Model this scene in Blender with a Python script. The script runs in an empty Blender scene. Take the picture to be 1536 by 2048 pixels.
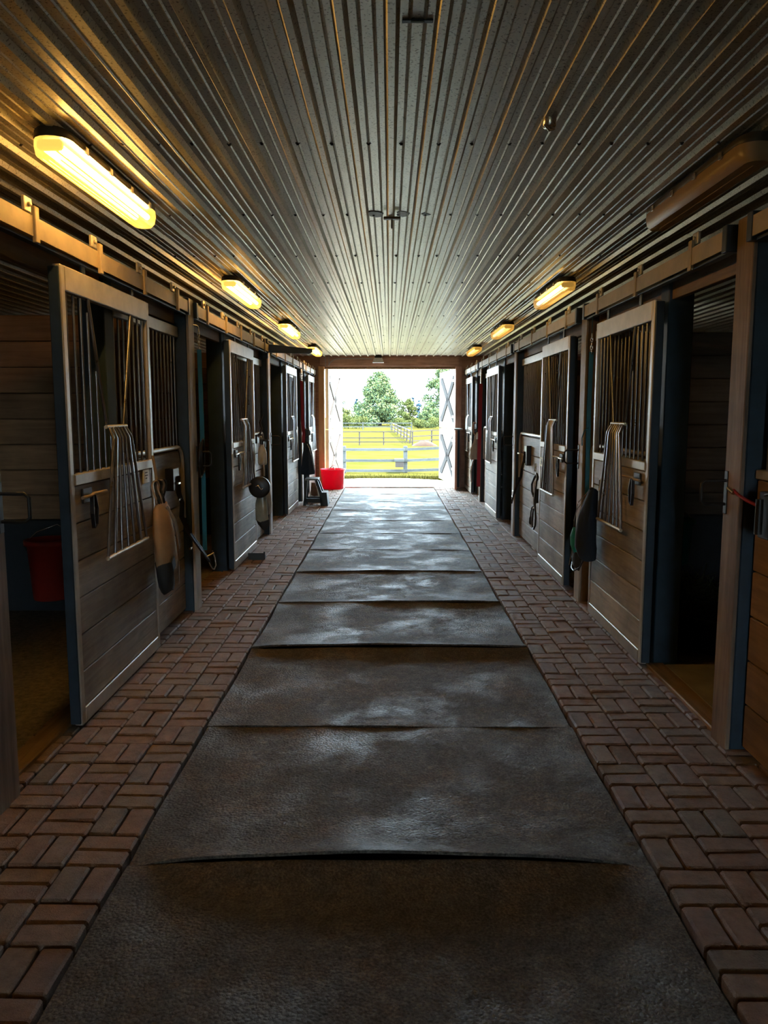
import bpy, bmesh, math, random
from mathutils import Vector, Matrix
random.seed(7)
scene = bpy.context.scene
COL = scene.collection
PI = math.pi

# ------------------------------------------------------------------ camera, sky, sun, exposure
cam_data = bpy.data.cameras.new('camera'); cam = bpy.data.objects.new('camera', cam_data); COL.objects.link(cam)
F_PX = 1590.0
cam_data.sensor_fit = 'VERTICAL'; cam_data.sensor_height = 36.0; cam_data.lens = F_PX / 2048 * 36.0
cam_data.clip_start = 0.05; cam_data.clip_end = 1000
cam.location = (0, 0, 1.57)
cam.rotation_euler = (PI/2 - math.atan(202/F_PX), 0, math.atan(11/F_PX))
scene.camera = cam

world = bpy.data.worlds.new('sky'); scene.world = world; world.use_nodes = True
bg = world.node_tree.nodes['Background']
bg.inputs['Color'].default_value = (0.64, 0.85, 1.0, 1); bg.inputs['Strength'].default_value = 18.0

sun_d = bpy.data.lights.new('sun', 'SUN'); sun_d.energy = 40.0; sun_d.angle = math.radians(2.5); sun_d.color = (1.0, 0.93, 0.76)
sun = bpy.data.objects.new('sun', sun_d); COL.objects.link(sun)
sun.rotation_euler = Vector((-0.50, -0.05, -0.86)).to_track_quat('-Z', 'Y').to_euler()

vs = scene.view_settings
vs.view_transform = 'Standard'; vs.look = 'None'; vs.gamma = 1.0; vs.use_curve_mapping = False
vs.exposure = 0.38
scene.cycles.max_bounces = 8; scene.cycles.caustics_reflective = False; scene.cycles.caustics_refractive = False
LAMP = 1.35            # overall level of the lamp tubes

# ------------------------------------------------------------------ materials
def new_mat(name):
    m = bpy.data.materials.new(name); m.use_nodes = True
    nt = m.node_tree
    return m, nt, nt.nodes['Principled BSDF']
def nd(nt, kind, props=None, **ins):
    n = nt.nodes.new(kind)
    for k, v in (props or {}).items(): setattr(n, k, v)
    for k, v in ins.items():
        key = k.replace('_', ' ')
        s = n.inputs[int(k[1:])] if k[0] == 'i' and k[1:].isdigit() else n.inputs[key]
        if isinstance(v, bpy.types.NodeSocket): nt.links.new(v, s)
        else: s.default_value = v
    return n
def ramp(nt, fac, stops):
    r = nt.nodes.new('ShaderNodeValToRGB'); el = r.color_ramp.elements
    while len(el) > 2: el.remove(el[-1])
    for i, (p, c) in enumerate(stops):
        e = el[i] if i < 2 else el.new(p)
        e.position = p; e.color = (c[0], c[1], c[2], 1)
    nt.links.new(fac, r.inputs[0]); return r.outputs[0]
def coords(nt, scale=(1, 1, 1), rnd=17.0):
    tc = nt.nodes.new('ShaderNodeTexCoord'); oi = nt.nodes.new('ShaderNodeObjectInfo')
    a = nd(nt, 'ShaderNodeMath', {'operation': 'MULTIPLY'}, i0=oi.outputs['Random'], i1=rnd)
    v = nd(nt, 'ShaderNodeVectorMath', {'operation': 'ADD'}, i0=tc.outputs['Object'], i1=a.outputs[0])
    mp = nd(nt, 'ShaderNodeMapping', None, Vector=v.outputs[0], Scale=scale)
    return mp.outputs[0], oi.outputs['Random']
def mixc(nt, fac, a, b, mode='MIX'):
    n = nt.nodes.new('ShaderNodeMix'); n.data_type = 'RGBA'; n.blend_type = mode
    for s, v in ((n.inputs[0], fac), (n.inputs[6], a), (n.inputs[7], b)):
        if isinstance(v, bpy.types.NodeSocket): nt.links.new(v, s)
        else: s.default_value = v if not isinstance(v, tuple) or len(v) == 4 else (*v, 1)
    return n.outputs[2]
def bump(nt, bs, h, strength, dist):
    b = nd(nt, 'ShaderNodeBump', None, Height=h, Strength=strength, Distance=dist)
    nt.links.new(b.outputs[0], bs.inputs['Normal'])
def wood(name, cA, cB, axis='Y', rough=0.62, stain=0.45, grain=1.0):
    m, nt, bs = new_mat(name)
    sc = {'X': (1.1, 16, 16), 'Y': (16, 1.1, 16), 'Z': (16, 16, 1.1)}[axis]
    v, rnd = coords(nt, sc)
    n1 = nd(nt, 'ShaderNodeTexNoise', None, Vector=v, Scale=1.6, Detail=7.0, Roughness=0.62, Distortion=0.7)
    c = ramp(nt, n1.outputs[0], [(0.3, cA), (0.72, cB)])
    v2, _ = coords(nt, (1.6, 1.6, 1.6), 31.0)
    n2 = nd(nt, 'ShaderNodeTexNoise', None, Vector=v2, Scale=1.3, Detail=4.0, Roughness=0.6)
    st = ramp(nt, n2.outputs[0], [(0.32, (1-stain,)*3), (0.66, (1.1, 1.08, 1.05))])
    c = mixc(nt, 1.0, c, st, 'MULTIPLY')
    r2 = ramp(nt, rnd, [(0, (0.78,)*3), (1, (1.15,)*3)])
    c = mixc(nt, 1.0, c, r2, 'MULTIPLY')
    nt.links.new(c, bs.inputs['Base Color']); bs.inputs['Roughness'].default_value = rough
    bump(nt, bs, n1.outputs[0], 0.35*grain, 0.006)
    return m
def metal(name, col, rough=0.4, met=0.8, var=0.25, bscale=30.0, spots=0.0):
    m, nt, bs = new_mat(name)
    v, rnd = coords(nt)
    n1 = nd(nt, 'ShaderNodeTexNoise', None, Vector=v, Scale=7.0, Detail=5.0, Roughness=0.65)
    f = ramp(nt, n1.outputs[0], [(0.3, (1-var,)*3), (0.7, (1+var*0.5,)*3)])
    c = mixc(nt, 1.0, (*col, 1), f, 'MULTIPLY')
    nt.links.new(c, bs.inputs['Base Color'])
    rr = nd(nt, 'ShaderNodeMapRange', None, Value=n1.outputs[0], i3=max(rough-0.12, 0.05), i4=rough+0.15)
    nt.links.new(rr.outputs[0], bs.inputs['Roughness']); bs.inputs['Metallic'].default_value = met
    return m
def plain(name, col, rough=0.5, met=0.0, var=0.15, nscale=9.0, sheen=0.0, bmp=0.0):
    m, nt, bs = new_mat(name)
    v, rnd = coords(nt)
    n1 = nd(nt, 'ShaderNodeTexNoise', None, Vector=v, Scale=nscale, Detail=5.0, Roughness=0.6)
    f = ramp(nt, n1.outputs[0], [(0.3, (1-var,)*3), (0.7, (1+var,)*3)])
    nt.links.new(mixc(nt, 1.0, (*col, 1), f, 'MULTIPLY'), bs.inputs['Base Color'])
    bs.inputs['Roughness'].default_value = rough; bs.inputs['Metallic'].default_value = met
    if bmp: bump(nt, bs, n1.outputs[0], bmp, 0.01)
    return m

MT = {}
MT['door_plank'] = wood('weathered_door_wood', (0.31, 0.275, 0.23), (0.58, 0.52, 0.44), 'Y', 0.55, 0.42)
MT['stall_plank_y'] = wood('stall_front_wood', (0.24, 0.145, 0.07), (0.46, 0.29, 0.14), 'Y', 0.5, 0.4)
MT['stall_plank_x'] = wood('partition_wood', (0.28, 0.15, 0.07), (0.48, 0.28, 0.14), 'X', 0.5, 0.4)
MT['stall_plank_shaded'] = wood('shaded_partition_wood', (0.11, 0.075, 0.05), (0.20, 0.14, 0.095), 'X', 0.55, 0.4)  # partition wood darkened to carry the shade of the right stalls
MT['post'] = wood('post_wood', (0.20, 0.135, 0.088), (0.42, 0.30, 0.205), 'Z', 0.65, 0.4)
MT['post_lit'] = wood('lit_post_wood', (0.36, 0.32, 0.27), (0.60, 0.55, 0.48), 'Z', 0.6, 0.3)  # post wood paled to carry daylight on the aisle faces
MT['beam_x'] = wood('beam_wood', (0.36, 0.18, 0.115), (0.62, 0.36, 0.25), 'X', 0.55, 0.3)
MT['jamb'] = wood('jamb_wood', (0.34, 0.16, 0.11), (0.62, 0.34, 0.25), 'Z', 0.55, 0.3)
MT['jamb_sunlit'] = wood('sunlit_jamb_wood', (0.50, 0.24, 0.08), (0.80, 0.44, 0.17), 'Z', 0.55, 0.3)  # sunlight on the left jamb put into its wood colour
MT['header_y'] = wood('header_wood', (0.20, 0.13, 0.07), (0.42, 0.29, 0.17), 'Y', 0.6, 0.3)
MT['sill_y'] = wood('sill_wood', (0.22, 0.14, 0.06), (0.45, 0.30, 0.15), 'Y', 0.6, 0.3)
MT['wall_wood'] = wood('outer_wall_wood', (0.10, 0.06, 0.035), (0.22, 0.13, 0.07), 'X', 0.6, 0.3)
MT['fence'] = wood('fence_wood', (0.035, 0.036, 0.034), (0.065, 0.067, 0.064), 'X', 0.8, 0.2)
MT['fence_brown'] = wood('brown_fence_wood', (0.026, 0.017, 0.012), (0.045, 0.030, 0.023), 'X', 0.8, 0.2)
MT['galv'] = metal('galvanised_steel', (0.56, 0.52, 0.45), 0.42, 0.55)
MT['bar'] = metal('grey_steel_bar', (0.30, 0.30, 0.31), 0.3, 0.9)
MT['dark_steel_or_shade'] = metal('dark_steel_and_shade', (0.026, 0.044, 0.060), 0.42, 0.3)  # dark steel; also carries shade and blue veil on the near door edges
MT['shaded_post'] = plain('shade_dark_timber', (0.020, 0.043, 0.062), 0.55, 0, 0.25)  # shade and blue veil of camera-facing timber put into the colour
MT['track'] = metal('track_steel', (0.46, 0.38, 0.27), 0.5, 0.35)
MT['black_iron'] = metal('black_iron', (0.03, 0.028, 0.026), 0.45, 0.4)
MT['white_paint'] = plain('white_painted_board', (0.42, 0.41, 0.38), 0.6, 0, 0.05)
MT['brown_trim'] = plain('grey_brown_trim', (0.020, 0.014, 0.012), 0.9, 0, 0.1)
MT['red_plastic'] = plain('red_plastic', (0.90, 0.006, 0.06), 0.35, 0, 0.05)
_m = MT['red_plastic']; _nt = _m.node_tree; _tl = _nt.nodes.new('ShaderNodeBsdfTranslucent'); _tl.inputs[0].default_value = (0.95, 0.012, 0.09, 1)
_mx = nd(_nt, 'ShaderNodeMixShader', None, i0=0.38, i1=_nt.nodes['Principled BSDF'].outputs[0], i2=_tl.outputs[0]); _nt.links.new(_mx.outputs[0], _nt.nodes['Material Output'].inputs[0])
MT['bucket_red'] = plain('dull_red_plastic', (0.36, 0.03, 0.018), 0.45, 0, 0.08)
MT['bucket_teal'] = plain('teal_plastic', (0.01, 0.22, 0.22), 0.4, 0, 0.08)
MT['black_plastic'] = plain('black_plastic', (0.018, 0.022, 0.024), 0.38, 0, 0.15)
MT['stool_plastic'] = plain('dark_grey_plastic', (0.012, 0.024, 0.027), 0.5, 0, 0.15)
MT['stool_tread'] = plain('grey_tread', (0.18, 0.22, 0.23), 0.6, 0, 0.1)
MT['leather'] = plain('black_leather', (0.014, 0.014, 0.017), 0.32, 0, 0.2)
MT['canvas'] = plain('tan_canvas', (0.42, 0.27, 0.14), 0.8, 0, 0.15, 6.0, bmp=0.3)
MT['dark_mesh'] = plain('dark_mesh_cloth', (0.03, 0.034, 0.034), 0.75, 0, 0.2)
MT['navy_cloth'] = plain('navy_cloth', (0.008, 0.018, 0.032), 0.9, 0, 0.2, bmp=0.4)
MT['teal_cloth'] = plain('teal_cloth', (0.01, 0.26, 0.23), 0.65, 0, 0.12)
MT['teal_strap'] = plain('teal_webbing', (0.005, 0.16, 0.24), 0.6, 0, 0.12)
MT['red_strap'] = plain('crimson_webbing', (0.34, 0.012, 0.03), 0.6, 0, 0.12)
MT['rope_tan'] = plain('tan_cord', (0.42, 0.33, 0.24), 0.7, 0, 0.15)
MT['chrome'] = metal('bright_steel', (0.72, 0.70, 0.66), 0.22, 0.95, 0.1)
MT['card'] = plain('white_card', (0.92, 0.94, 0.92), 0.5, 0, 0.02)
MT['yellow_tag'] = plain('pale_yellow_tag', (0.72, 0.66, 0.36), 0.5, 0, 0.05)
MT['ink'] = plain('dark_ink', (0.05, 0.05, 0.05), 0.6, 0, 0.05)
MT['bottle'] = plain('milky_plastic', (0.62, 0.62, 0.58), 0.4, 0, 0.05)
MT['towel'] = plain('grey_beige_cloth', (0.40, 0.35, 0.30), 0.85, 0, 0.15, bmp=0.3)
MT['clear_bag'] = plain('greenish_clear_film', (0.26, 0.29, 0.25), 0.25, 0, 0.2)
MT['pale_bundle'] = plain('white_cloth', (0.72, 0.68, 0.62), 0.85, 0, 0.1)
MT['brown_bundle'] = plain('brown_cloth', (0.22, 0.11, 0.06), 0.85, 0, 0.2)
MT['concrete'] = plain('concrete', (0.36, 0.33, 0.27), 0.85, 0, 0.2, 5.0, bmp=0.2)
MT['apron'] = plain('pale_concrete_apron', (0.70, 0.68, 0.63), 0.85, 0, 0.06)
MT['sand'] = plain('joint_sand', (0.085, 0.062, 0.045), 0.95, 0, 0.3, 30.0)
MT['shavings'] = plain('grey_brown_bedding', (0.22, 0.19, 0.13), 0.95, 0, 0.4, 35.0, bmp=0.6)
MT['kick_rubber'] = plain('black_rubber_kick_board', (0.012, 0.016, 0.02), 0.6, 0, 0.2)
MT['roof'] = plain('sky_block_roof', (0.05, 0.05, 0.05), 0.8)
MT['hay'] = plain('green_hay', (0.16, 0.20, 0.09), 0.85, 0, 0.35, 12.0)
MT['straw'] = plain('pale_straw', (0.45, 0.42, 0.30), 0.8, 0, 0.2)
MT['lamp_body'] = plain('grey_lamp_housing', (0.05, 0.045, 0.04), 0.5, 0, 0.1)
MT['dirt'] = plain('orange_dirt', (0.020, 0.0075, 0.0025), 1.0, 0, 0.3)
MT['bark'] = plain('bark', (0.03, 0.025, 0.02), 0.9, 0, 0.3)

def leaf_mat(name, cA, cB):
    m, nt, bs = new_mat(name)
    g = nt.nodes.new('ShaderNodeNewGeometry')
    c = ramp(nt, g.outputs['Random Per Island'], [(0.0, cA), (1.0, cB)])
    nt.links.new(c, bs.inputs['Base Color']); bs.inputs['Roughness'].default_value = 0.8
    bs.inputs['Specular IOR Level'].default_value = 0.0
    return m
MT['leaf_a'] = leaf_mat('oak_leaves', (0.036, 0.064, 0.042), (0.125, 0.145, 0.052))
MT['leaf_b'] = leaf_mat('bush_leaves', (0.048, 0.060, 0.020), (0.078, 0.083, 0.028))
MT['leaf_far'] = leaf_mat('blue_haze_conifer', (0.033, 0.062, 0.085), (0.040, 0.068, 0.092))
def grass_mat():
    m, nt, bs = new_mat('meadow_grass')
    tc = nt.nodes.new('ShaderNodeTexCoord')
    n1 = nd(nt, 'ShaderNodeTexNoise', None, Vector=tc.outputs['Object'], Scale=0.6, Detail=8.0, Roughness=0.7)
    c = ramp(nt, n1.outputs[0], [(0.3, (0.027, 0.0275, 0.0050)), (0.7, (0.044, 0.0385, 0.0125))])
    nt.links.new(c, bs.inputs['Base Color']); bs.inputs['Roughness'].default_value = 0.95
    bs.inputs['Specular IOR Level'].default_value = 0.0
    return m
MT['grass'] = grass_mat()

def brick_mat():
    m, nt, bs = new_mat('clay_paver')
    g = nt.nodes.new('ShaderNodeNewGeometry')
    v, rnd = coords(nt, (1, 1, 1), 23.0)
    s = nd(nt, 'ShaderNodeMath', {'operation': 'ADD'}, i0=rnd, i1=g.outputs['Random Per Island'])
    fr = nd(nt, 'ShaderNodeMath', {'operation': 'FRACT'}, i0=s.outputs[0])
    c = ramp(nt, fr.outputs[0], [(0.0, (0.28, 0.175, 0.12)), (0.45, (0.36, 0.22, 0.145)), (0.75, (0.33, 0.23, 0.16)), (1.0, (0.25, 0.20, 0.155))])
    n1 = nd(nt, 'ShaderNodeTexNoise', None, Vector=v, Scale=14.0, Detail=6.0, Roughness=0.7)
    c = mixc(nt, 1.0, c, ramp(nt, n1.outputs[0], [(0.3, (0.6, 0.58, 0.56)), (0.68, (1.2, 1.2, 1.2))]), 'MULTIPLY')
    n2 = nd(nt, 'ShaderNodeTexNoise', None, Vector=v, Scale=130.0, Detail=4.0, Roughness=0.8)
    nt.links.new(c, bs.inputs['Base Color'])
    rr = nd(nt, 'ShaderNodeMapRange', None, Value=n1.outputs[0], i3=0.5, i4=0.78)
    nt.links.new(rr.outputs[0], bs.inputs['Roughness'])
    h = nd(nt, 'ShaderNodeMath', {'operation': 'ADD'}, i0=n2.outputs[0], i1=n1.outputs[0])
    bump(nt, bs, h.outputs[0], 1.0, 0.007)
    return m
MT['brick'] = brick_mat()

def mat_rubber():
    m, nt, bs = new_mat('stable_mat_rubber')
    v, rnd = coords(nt, (1, 1, 1), 9.0)
    n1 = nd(nt, 'ShaderNodeTexNoise', None, Vector=v, Scale=2.8, Detail=9.0, Roughness=0.78)
    n3 = nd(nt, 'ShaderNodeTexNoise', None, Vector=v, Scale=24.0, Detail=6.0, Roughness=0.8)
    c = ramp(nt, n1.outputs[0], [(0.30, (0.045, 0.044, 0.042)), (0.50, (0.095, 0.083, 0.066)), (0.70, (0.17, 0.115, 0.065))])
    c = mixc(nt, 1.0, c, ramp(nt, n3.outputs[0], [(0.35, (0.55, 0.53, 0.5)), (0.65, (1.25, 1.25, 1.25))]), 'MULTIPLY')
    n5 = nd(nt, 'ShaderNodeTexNoise', None, Vector=v, Scale=110.0, Detail=3.0, Roughness=0.7)
    c = mixc(nt, 1.0, c, ramp(nt, n5.outputs[0], [(0.36, (0.5, 0.48, 0.45)), (0.66, (1.7, 1.68, 1.62))]), 'MULTIPLY')
    nt.links.new(c, bs.inputs['Base Color'])
    v4, _ = coords(nt, (1, 1, 1), 41.0)
    n4 = nd(nt, 'ShaderNodeTexNoise', None, Vector=v4, Scale=2.6, Detail=9.0, Roughness=0.75)
    rr = ramp(nt, n4.outputs[0], [(0.36, (0.40,)*3), (0.54, (0.74,)*3)])
    nt.links.new(rr, bs.inputs['Roughness'])
    vo = nd(nt, 'ShaderNodeTexVoronoi', {'feature': 'F1'}, Vector=v, Scale=85.0)
    n6 = nd(nt, 'ShaderNodeTexNoise', None, Vector=v, Scale=70.0, Detail=5.0, Roughness=0.8)
    inv = nd(nt, 'ShaderNodeMath', {'operation': 'MULTIPLY_ADD'}, i0=vo.outputs['Distance'], i1=-0.8, i2=n6.outputs[0])
    bump(nt, bs, inv.outputs[0], 0.9, 0.007)
    return m
MT['rubber'] = mat_rubber()

def ceiling_mat():
    m, nt, bs = new_mat('galvanised_ceiling_sheet')
    v, rnd = coords(nt, (1, 0.35, 1), 13.0)
    n1 = nd(nt, 'ShaderNodeTexNoise', None, Vector=v, Scale=2.6, Detail=7.0, Roughness=0.7)
    c = ramp(nt, n1.outputs[0], [(0.3, (0.48, 0.455, 0.37)), (0.7, (0.72, 0.69, 0.57))])
    v2, _ = coords(nt, (1, 1, 1), 13.0)
    n2 = nd(nt, 'ShaderNodeTexNoise', None, Vector=v2, Scale=105.0, Detail=2.0, Roughness=0.6)
    c = mixc(nt, 1.0, c, ramp(nt, n2.outputs[0], [(0.33, (0.30, 0.28, 0.23)), (0.43, (1, 1, 1))]), 'MULTIPLY')
    nt.links.new(c, bs.inputs['Base Color']); bs.inputs['Metallic'].default_value = 0.6
    rr = nd(nt, 'ShaderNodeMapRange', None, Value=n1.outputs[0], i3=0.28, i4=0.46)
    nt.links.new(rr.outputs[0], bs.inputs['Roughness'])
    bump(nt, bs, n2.outputs[0], 0.08, 0.003)
    return m
MT['ceiling'] = ceiling_mat()

def emit_mat(name, col, strength):
    m, nt, bs = new_mat(name)
    bs.inputs['Base Color'].default_value = (0.8, 0.8, 0.75, 1)
    bs.inputs['Emission Color'].default_value = (*col, 1); bs.inputs['Emission Strength'].default_value = strength
    return m
def lens_mat(name, col, strength, trans):
    m, nt, bs = new_mat(name)
    bs.inputs['Base Color'].default_value = (0.55, 0.40, 0.26, 1) if strength <= 0 else (0.16, 0.09, 0.025, 1); bs.inputs['Roughness'].default_value = 0.3
    bs.inputs['Emission Color'].default_value = (*col, 1); bs.inputs['Emission Strength'].default_value = strength
    out = nt.nodes['Material Output']
    tr = nt.nodes.new('ShaderNodeBsdfTransparent'); tr.inputs[0].default_value = (1.0, 0.80, 0.42, 1)
    mx = nd(nt, 'ShaderNodeMixShader', None, i0=trans, i1=bs.outputs[0], i2=tr.outputs[0])
    nt.links.new(mx.outputs[0], out.inputs[0])
    return m
WARM = (1.0, 0.66, 0.30); PALE = (1.0, 0.80, 0.42)

# ------------------------------------------------------------------ geometry helpers
WO = {}
class MB:
    def __init__(s): s.v = []; s.f = []; s.sm = []
    def add(s, vs, fs, smooth=False):
        b = len(s.v); s.v += [tuple(p) for p in vs]
        s.f += [tuple(b+i for i in f) for f in fs]; s.sm += [smooth]*len(fs); return s
    def box(s, x0, x1, y0, y1, z0, z1, ch=0.0, R=None, about=None):
        cx, cy, cz = (x0+x1)/2, (y0+y1)/2, (z0+z1)/2
        hx, hy, hz = abs(x1-x0)/2, abs(y1-y0)/2, abs(z1-z0)/2
        if ch <= 0:
            vs = [(a*hx, b*hy, c*hz) for a in (-1, 1) for b in (-1, 1) for c in (-1, 1)]
            fs = [(0,1,3,2), (4,6,7,5), (0,4,5,1), (2,3,7,6), (0,2,6,4), (1,5,7,3)]
        else:
            ch = min(ch, hx*.9, hy*.9, hz*.9)
            vs = []; ix = {}
            for a in (-1, 1):
                for b in (-1, 1):
                    for c in (-1, 1):
                        for k, p in enumerate(((a*hx, b*(hy-ch), c*(hz-ch)), (a*(hx-ch), b*hy, c*(hz-ch)), (a*(hx-ch), b*(hy-ch), c*hz))):
                            ix[(a, b, c, k)] = len(vs); vs.append(p)
            fs = []
            for a in (-1, 1):
                fs.append([ix[(a, b, c, 0)] for b, c in ((-1,-1), (1,-1), (1,1), (-1,1))])
                fs.append([ix[(b, a, c, 1)] for b, c in ((-1,-1), (1,-1), (1,1), (-1,1))])
                fs.append([ix[(b, c, a, 2)] for b, c in ((-1,-1), (1,-1), (1,1), (-1,1))])
                for b in (-1, 1):
                    fs.append([ix[(a,b,-1,0)], ix[(a,b,1,0)], ix[(a,b,1,1)], ix[(a,b,-1,1)]])
                    fs.append([ix[(a,-1,b,0)], ix[(a,1,b,0)], ix[(a,1,b,2)], ix[(a,-1,b,2)]])
                    fs.append([ix[(-1,a,b,1)], ix[(1,a,b,1)], ix[(1,a,b,2)], ix[(-1,a,b,2)]])
                    for c in (-1, 1): fs.append([ix[(a,b,c,0)], ix[(a,b,c,1)], ix[(a,b,c,2)]])
        o = Vector((cx, cy, cz))
        if R is not None:
            if about is None: vs = [R @ Vector(p) + o for p in vs]
            else:
                ab = Vector(about); vs = [R @ (Vector(p) + o - ab) + ab for p in vs]
        else: vs = [Vector(p) + o for p in vs]
        return s.add(vs, fs)
    def tube(s, path, r, n=8, closed=False, flat=None):
        P = [Vector(p) for p in path]; m = len(P); rs = r if isinstance(r, (list, tuple)) else [r]*m
        rings = []; ref = None
        for i in range(m):
            if closed: t = P[(i+1) % m] - P[i-1]
            else: t = P[min(i+1, m-1)] - P[max(i-1, 0)]
            t.normalize()
            if ref is None:
                ref = Vector((0, 0, 1)) if abs(t.z) < 0.9 else Vector((1, 0, 0))
            u = ref - t*ref.dot(t)
            if u.length < 1e-5: u = Vector((1, 0, 0)) - t*t.x
            u.normalize(); ref = u; w = t.cross(u)
            ku, kw = (1, 1) if flat is None else flat
            rings.append([P[i] + u*(math.cos(2*PI*k/n)*rs[i]*ku) + w*(math.sin(2*PI*k/n)*rs[i]*kw) for k in range(n)])
        vs = [p for r_ in rings for p in r_]; fs = []
        for i in range(m if closed else m-1):
            j = (i+1) % m
            for k in range(n): fs.append((i*n+k, i*n+(k+1) % n, j*n+(k+1) % n, j*n+k))
        s.add(vs, fs, True)
        if not closed:
            s.add(rings[0], [tuple(range(n))]); s.add(rings[-1], [tuple(range(n))])
        return s
    def strap(s, path, width, thick, wdir):
        """flat band along a path; wdir is the direction of its width"""
        P = [Vector(p) for p in path]; wd = Vector(wdir).normalized(); m = len(P); vs = []
        for i in range(m):
            t = (P[min(i+1, m-1)] - P[max(i-1, 0)]).normalized(); nn = t.cross(wd).normalized()
            for a, b in ((-1,-1), (1,-1), (1,1), (-1,1)): vs.append(P[i] + wd*(a*width/2) + nn*(b*thick/2))
        fs = []
        for i in range(m-1):
            for k in range(4): fs.append((i*4+k, i*4+(k+1) % 4, i*4+4+(k+1) % 4, i*4+4+k))
        fs += [(0,1,2,3), tuple(4*(m-1)+k for k in range(4))]
        return s.add(vs, fs)
    def lathe(s, c, prof, n=20, axis='Z', sx=1.0, sy=1.0, smooth=True):
        c = Vector(c); vs = []
        for r, h in prof:
            for k in range(n):
                a = 2*PI*k/n; p = (r*math.cos(a)*sx, r*math.sin(a)*sy, h)
                if axis == 'X': p = (p[2], p[0], p[1])
                elif axis == 'Y': p = (p[0], p[2], p[1])
                vs.append(c + Vector(p))
        fs = []
        for i in range(len(prof)-1):
            for k in range(n): fs.append((i*n+k, i*n+(k+1) % n, (i+1)*n+(k+1) % n, (i+1)*n+k))
        s.add(vs, fs, smooth)
        for i in (0, len(prof)-1):
            if prof[i][0] > 1e-4: s.add([vs[i*n+k] for k in range(n)], [tuple(range(n))])
        return s
    def prism(s, poly, axis, a, b):
        """extrude a polygon given in the two other axes along axis from a to b"""
        def mk(p, t): return {'X': (t, p[0], p[1]), 'Y': (p[0], t, p[1]), 'Z': (p[0], p[1], t)}[axis]
        n = len(poly); vs = [mk(p, a) for p in poly] + [mk(p, b) for p in poly]
        fs = [tuple(range(n)), tuple(range(n, 2*n))] + [(i, (i+1) % n, n+(i+1) % n, n+i) for i in range(n)]
        return s.add(vs, fs)
    def mesh(s, name, mat, org=(0, 0, 0), fix=True):
        me = bpy.data.meshes.new(name); o = Vector(org)
        me.from_pydata([tuple(Vector(p)-o) for p in s.v], [], s.f)
        if fix:
            bm = bmesh.new(); bm.from_mesh(me); bmesh.ops.recalc_face_normals(bm, faces=bm.faces); bm.to_mesh(me); bm.free()
        me.polygons.foreach_set('use_smooth', s.sm)
        me.materials.append(MT[mat] if isinstance(mat, str) else mat); me.update()
        return me
    def build(s, name, mat, parent=None, org=None, fix=True):
        wo = WO.get(parent.name, Vector((0, 0, 0))) if parent else Vector((0, 0, 0))
        if org is None: org = wo
        me = s.mesh(name, mat, org, fix)
        return put(me, name, parent, org)
def put(me, name, parent=None, loc=(0, 0, 0), rot=None):
    o = bpy.data.objects.new(name, me); COL.objects.link(o)
    pw = WO[parent.name] if parent else Vector((0, 0, 0))
    o.parent = parent; o.location = Vector(loc) - pw
    if rot is not None: o.rotation_euler = rot
    WO[o.name] = Vector(loc)
    return o
def tag(o, label, cat, group=None, kind=None):
    o['label'] = label; o['category'] = cat
    if group: o['group'] = group
    if kind: o['kind'] = kind
    return o
def thing(name, label, cat, loc=(0, 0, 0), group=None):
    o = bpy.data.objects.new(name, None); COL.objects.link(o); o.location = loc; o.empty_display_size = 0.1
    WO[o.name] = Vector(loc); return tag(o, label, cat, group)
def struct(name, loc=(0, 0, 0)):
    o = bpy.data.objects.new(name, None); COL.objects.link(o); o.location = loc; o.empty_display_size = 0.1
    WO[o.name] = Vector(loc); o['kind'] = 'structure'; return o
def skind(o): o['kind'] = 'structure'; return o
def arc(cy, cz, r, a0, a1, n, x): return [(x, cy + r*math.cos(a0+(a1-a0)*i/n), cz + r*math.sin(a0+(a1-a0)*i/n)) for i in range(n+1)]

# ------------------------------------------------------------------ layout (metres; camera at the origin, aisle along +Y)
END = 16.45; BACK = -9.0; CEIL = 2.69; OUT = 5.2
FACE = {-1: 1.52, 1: 1.545}          # aisle face of the sliding doors
POSTX = {-1: 1.52, 1: 1.565}         # aisle face of the posts
PANX = {-1: 1.605, 1: 1.64}         # aisle face of the fixed stall fronts
POSTS = {-1: [2.93, 6.13, 10.08, 13.86], 1: [3.55, 6.46, 9.98, 13.78]}
DOORS = {-1: [(3.77, 5.12), (7.68, 9.02), (11.85, 13.18), (15.10, 16.35)], 1: [(4.76, 6.07), (6.96, 8.20), (11.45, 12.80), (15.05, 16.38)]}
MIDS = {-1: [4.56, 7.72, 11.90, 15.14], 1: [4.80, 7.70, 11.50, 15.10]}
SIDE = {-1: 'left', 1: 'right'}
ORD = ['nearest', 'second', 'third', 'farthest']

# ------------------------------------------------------------------ floor, pavers, mats
fl = skind(MB().box(-OUT, OUT, BACK, END+0.2, -0.30, -0.05).build('floor', 'sand'))
PW = 0.2055
ga = 0.0042
bm_h = MB().box(-PW/2+ga, PW/2-ga, -PW/4+ga, PW/4-ga, -0.06, 0, 0.008).mesh('paver_across', 'brick')
bm_v = MB().box(-PW/4+ga, PW/4-ga, -PW/2+ga, PW/2-ga, -0.06, 0, 0.008).mesh('paver_along', 'brick')
slots = []
MATW = 0.922
for s in (-1, 1):
    ncol = 4
    nrow = int((END + 0.1 - 1.35)/PW) + 1
    for r in range(nrow):
        y = 1.35 + PW*(r+0.5)
        if y + PW/2 > END + 0.12: continue
        for c in range(ncol):
            x = s*(MATW + PW*(c+0.5) + 0.008)
            if (r+c+(s > 0)) % 2 == 0:
                for k in (-1, 1): slots.append((x, y+k*PW/4, 'h', s, c))
            else:
                for k in (-1, 1): slots.append((x+k*PW/4, y, 'v', s, c))
slots.sort(key=lambda b: b[1])
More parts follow.
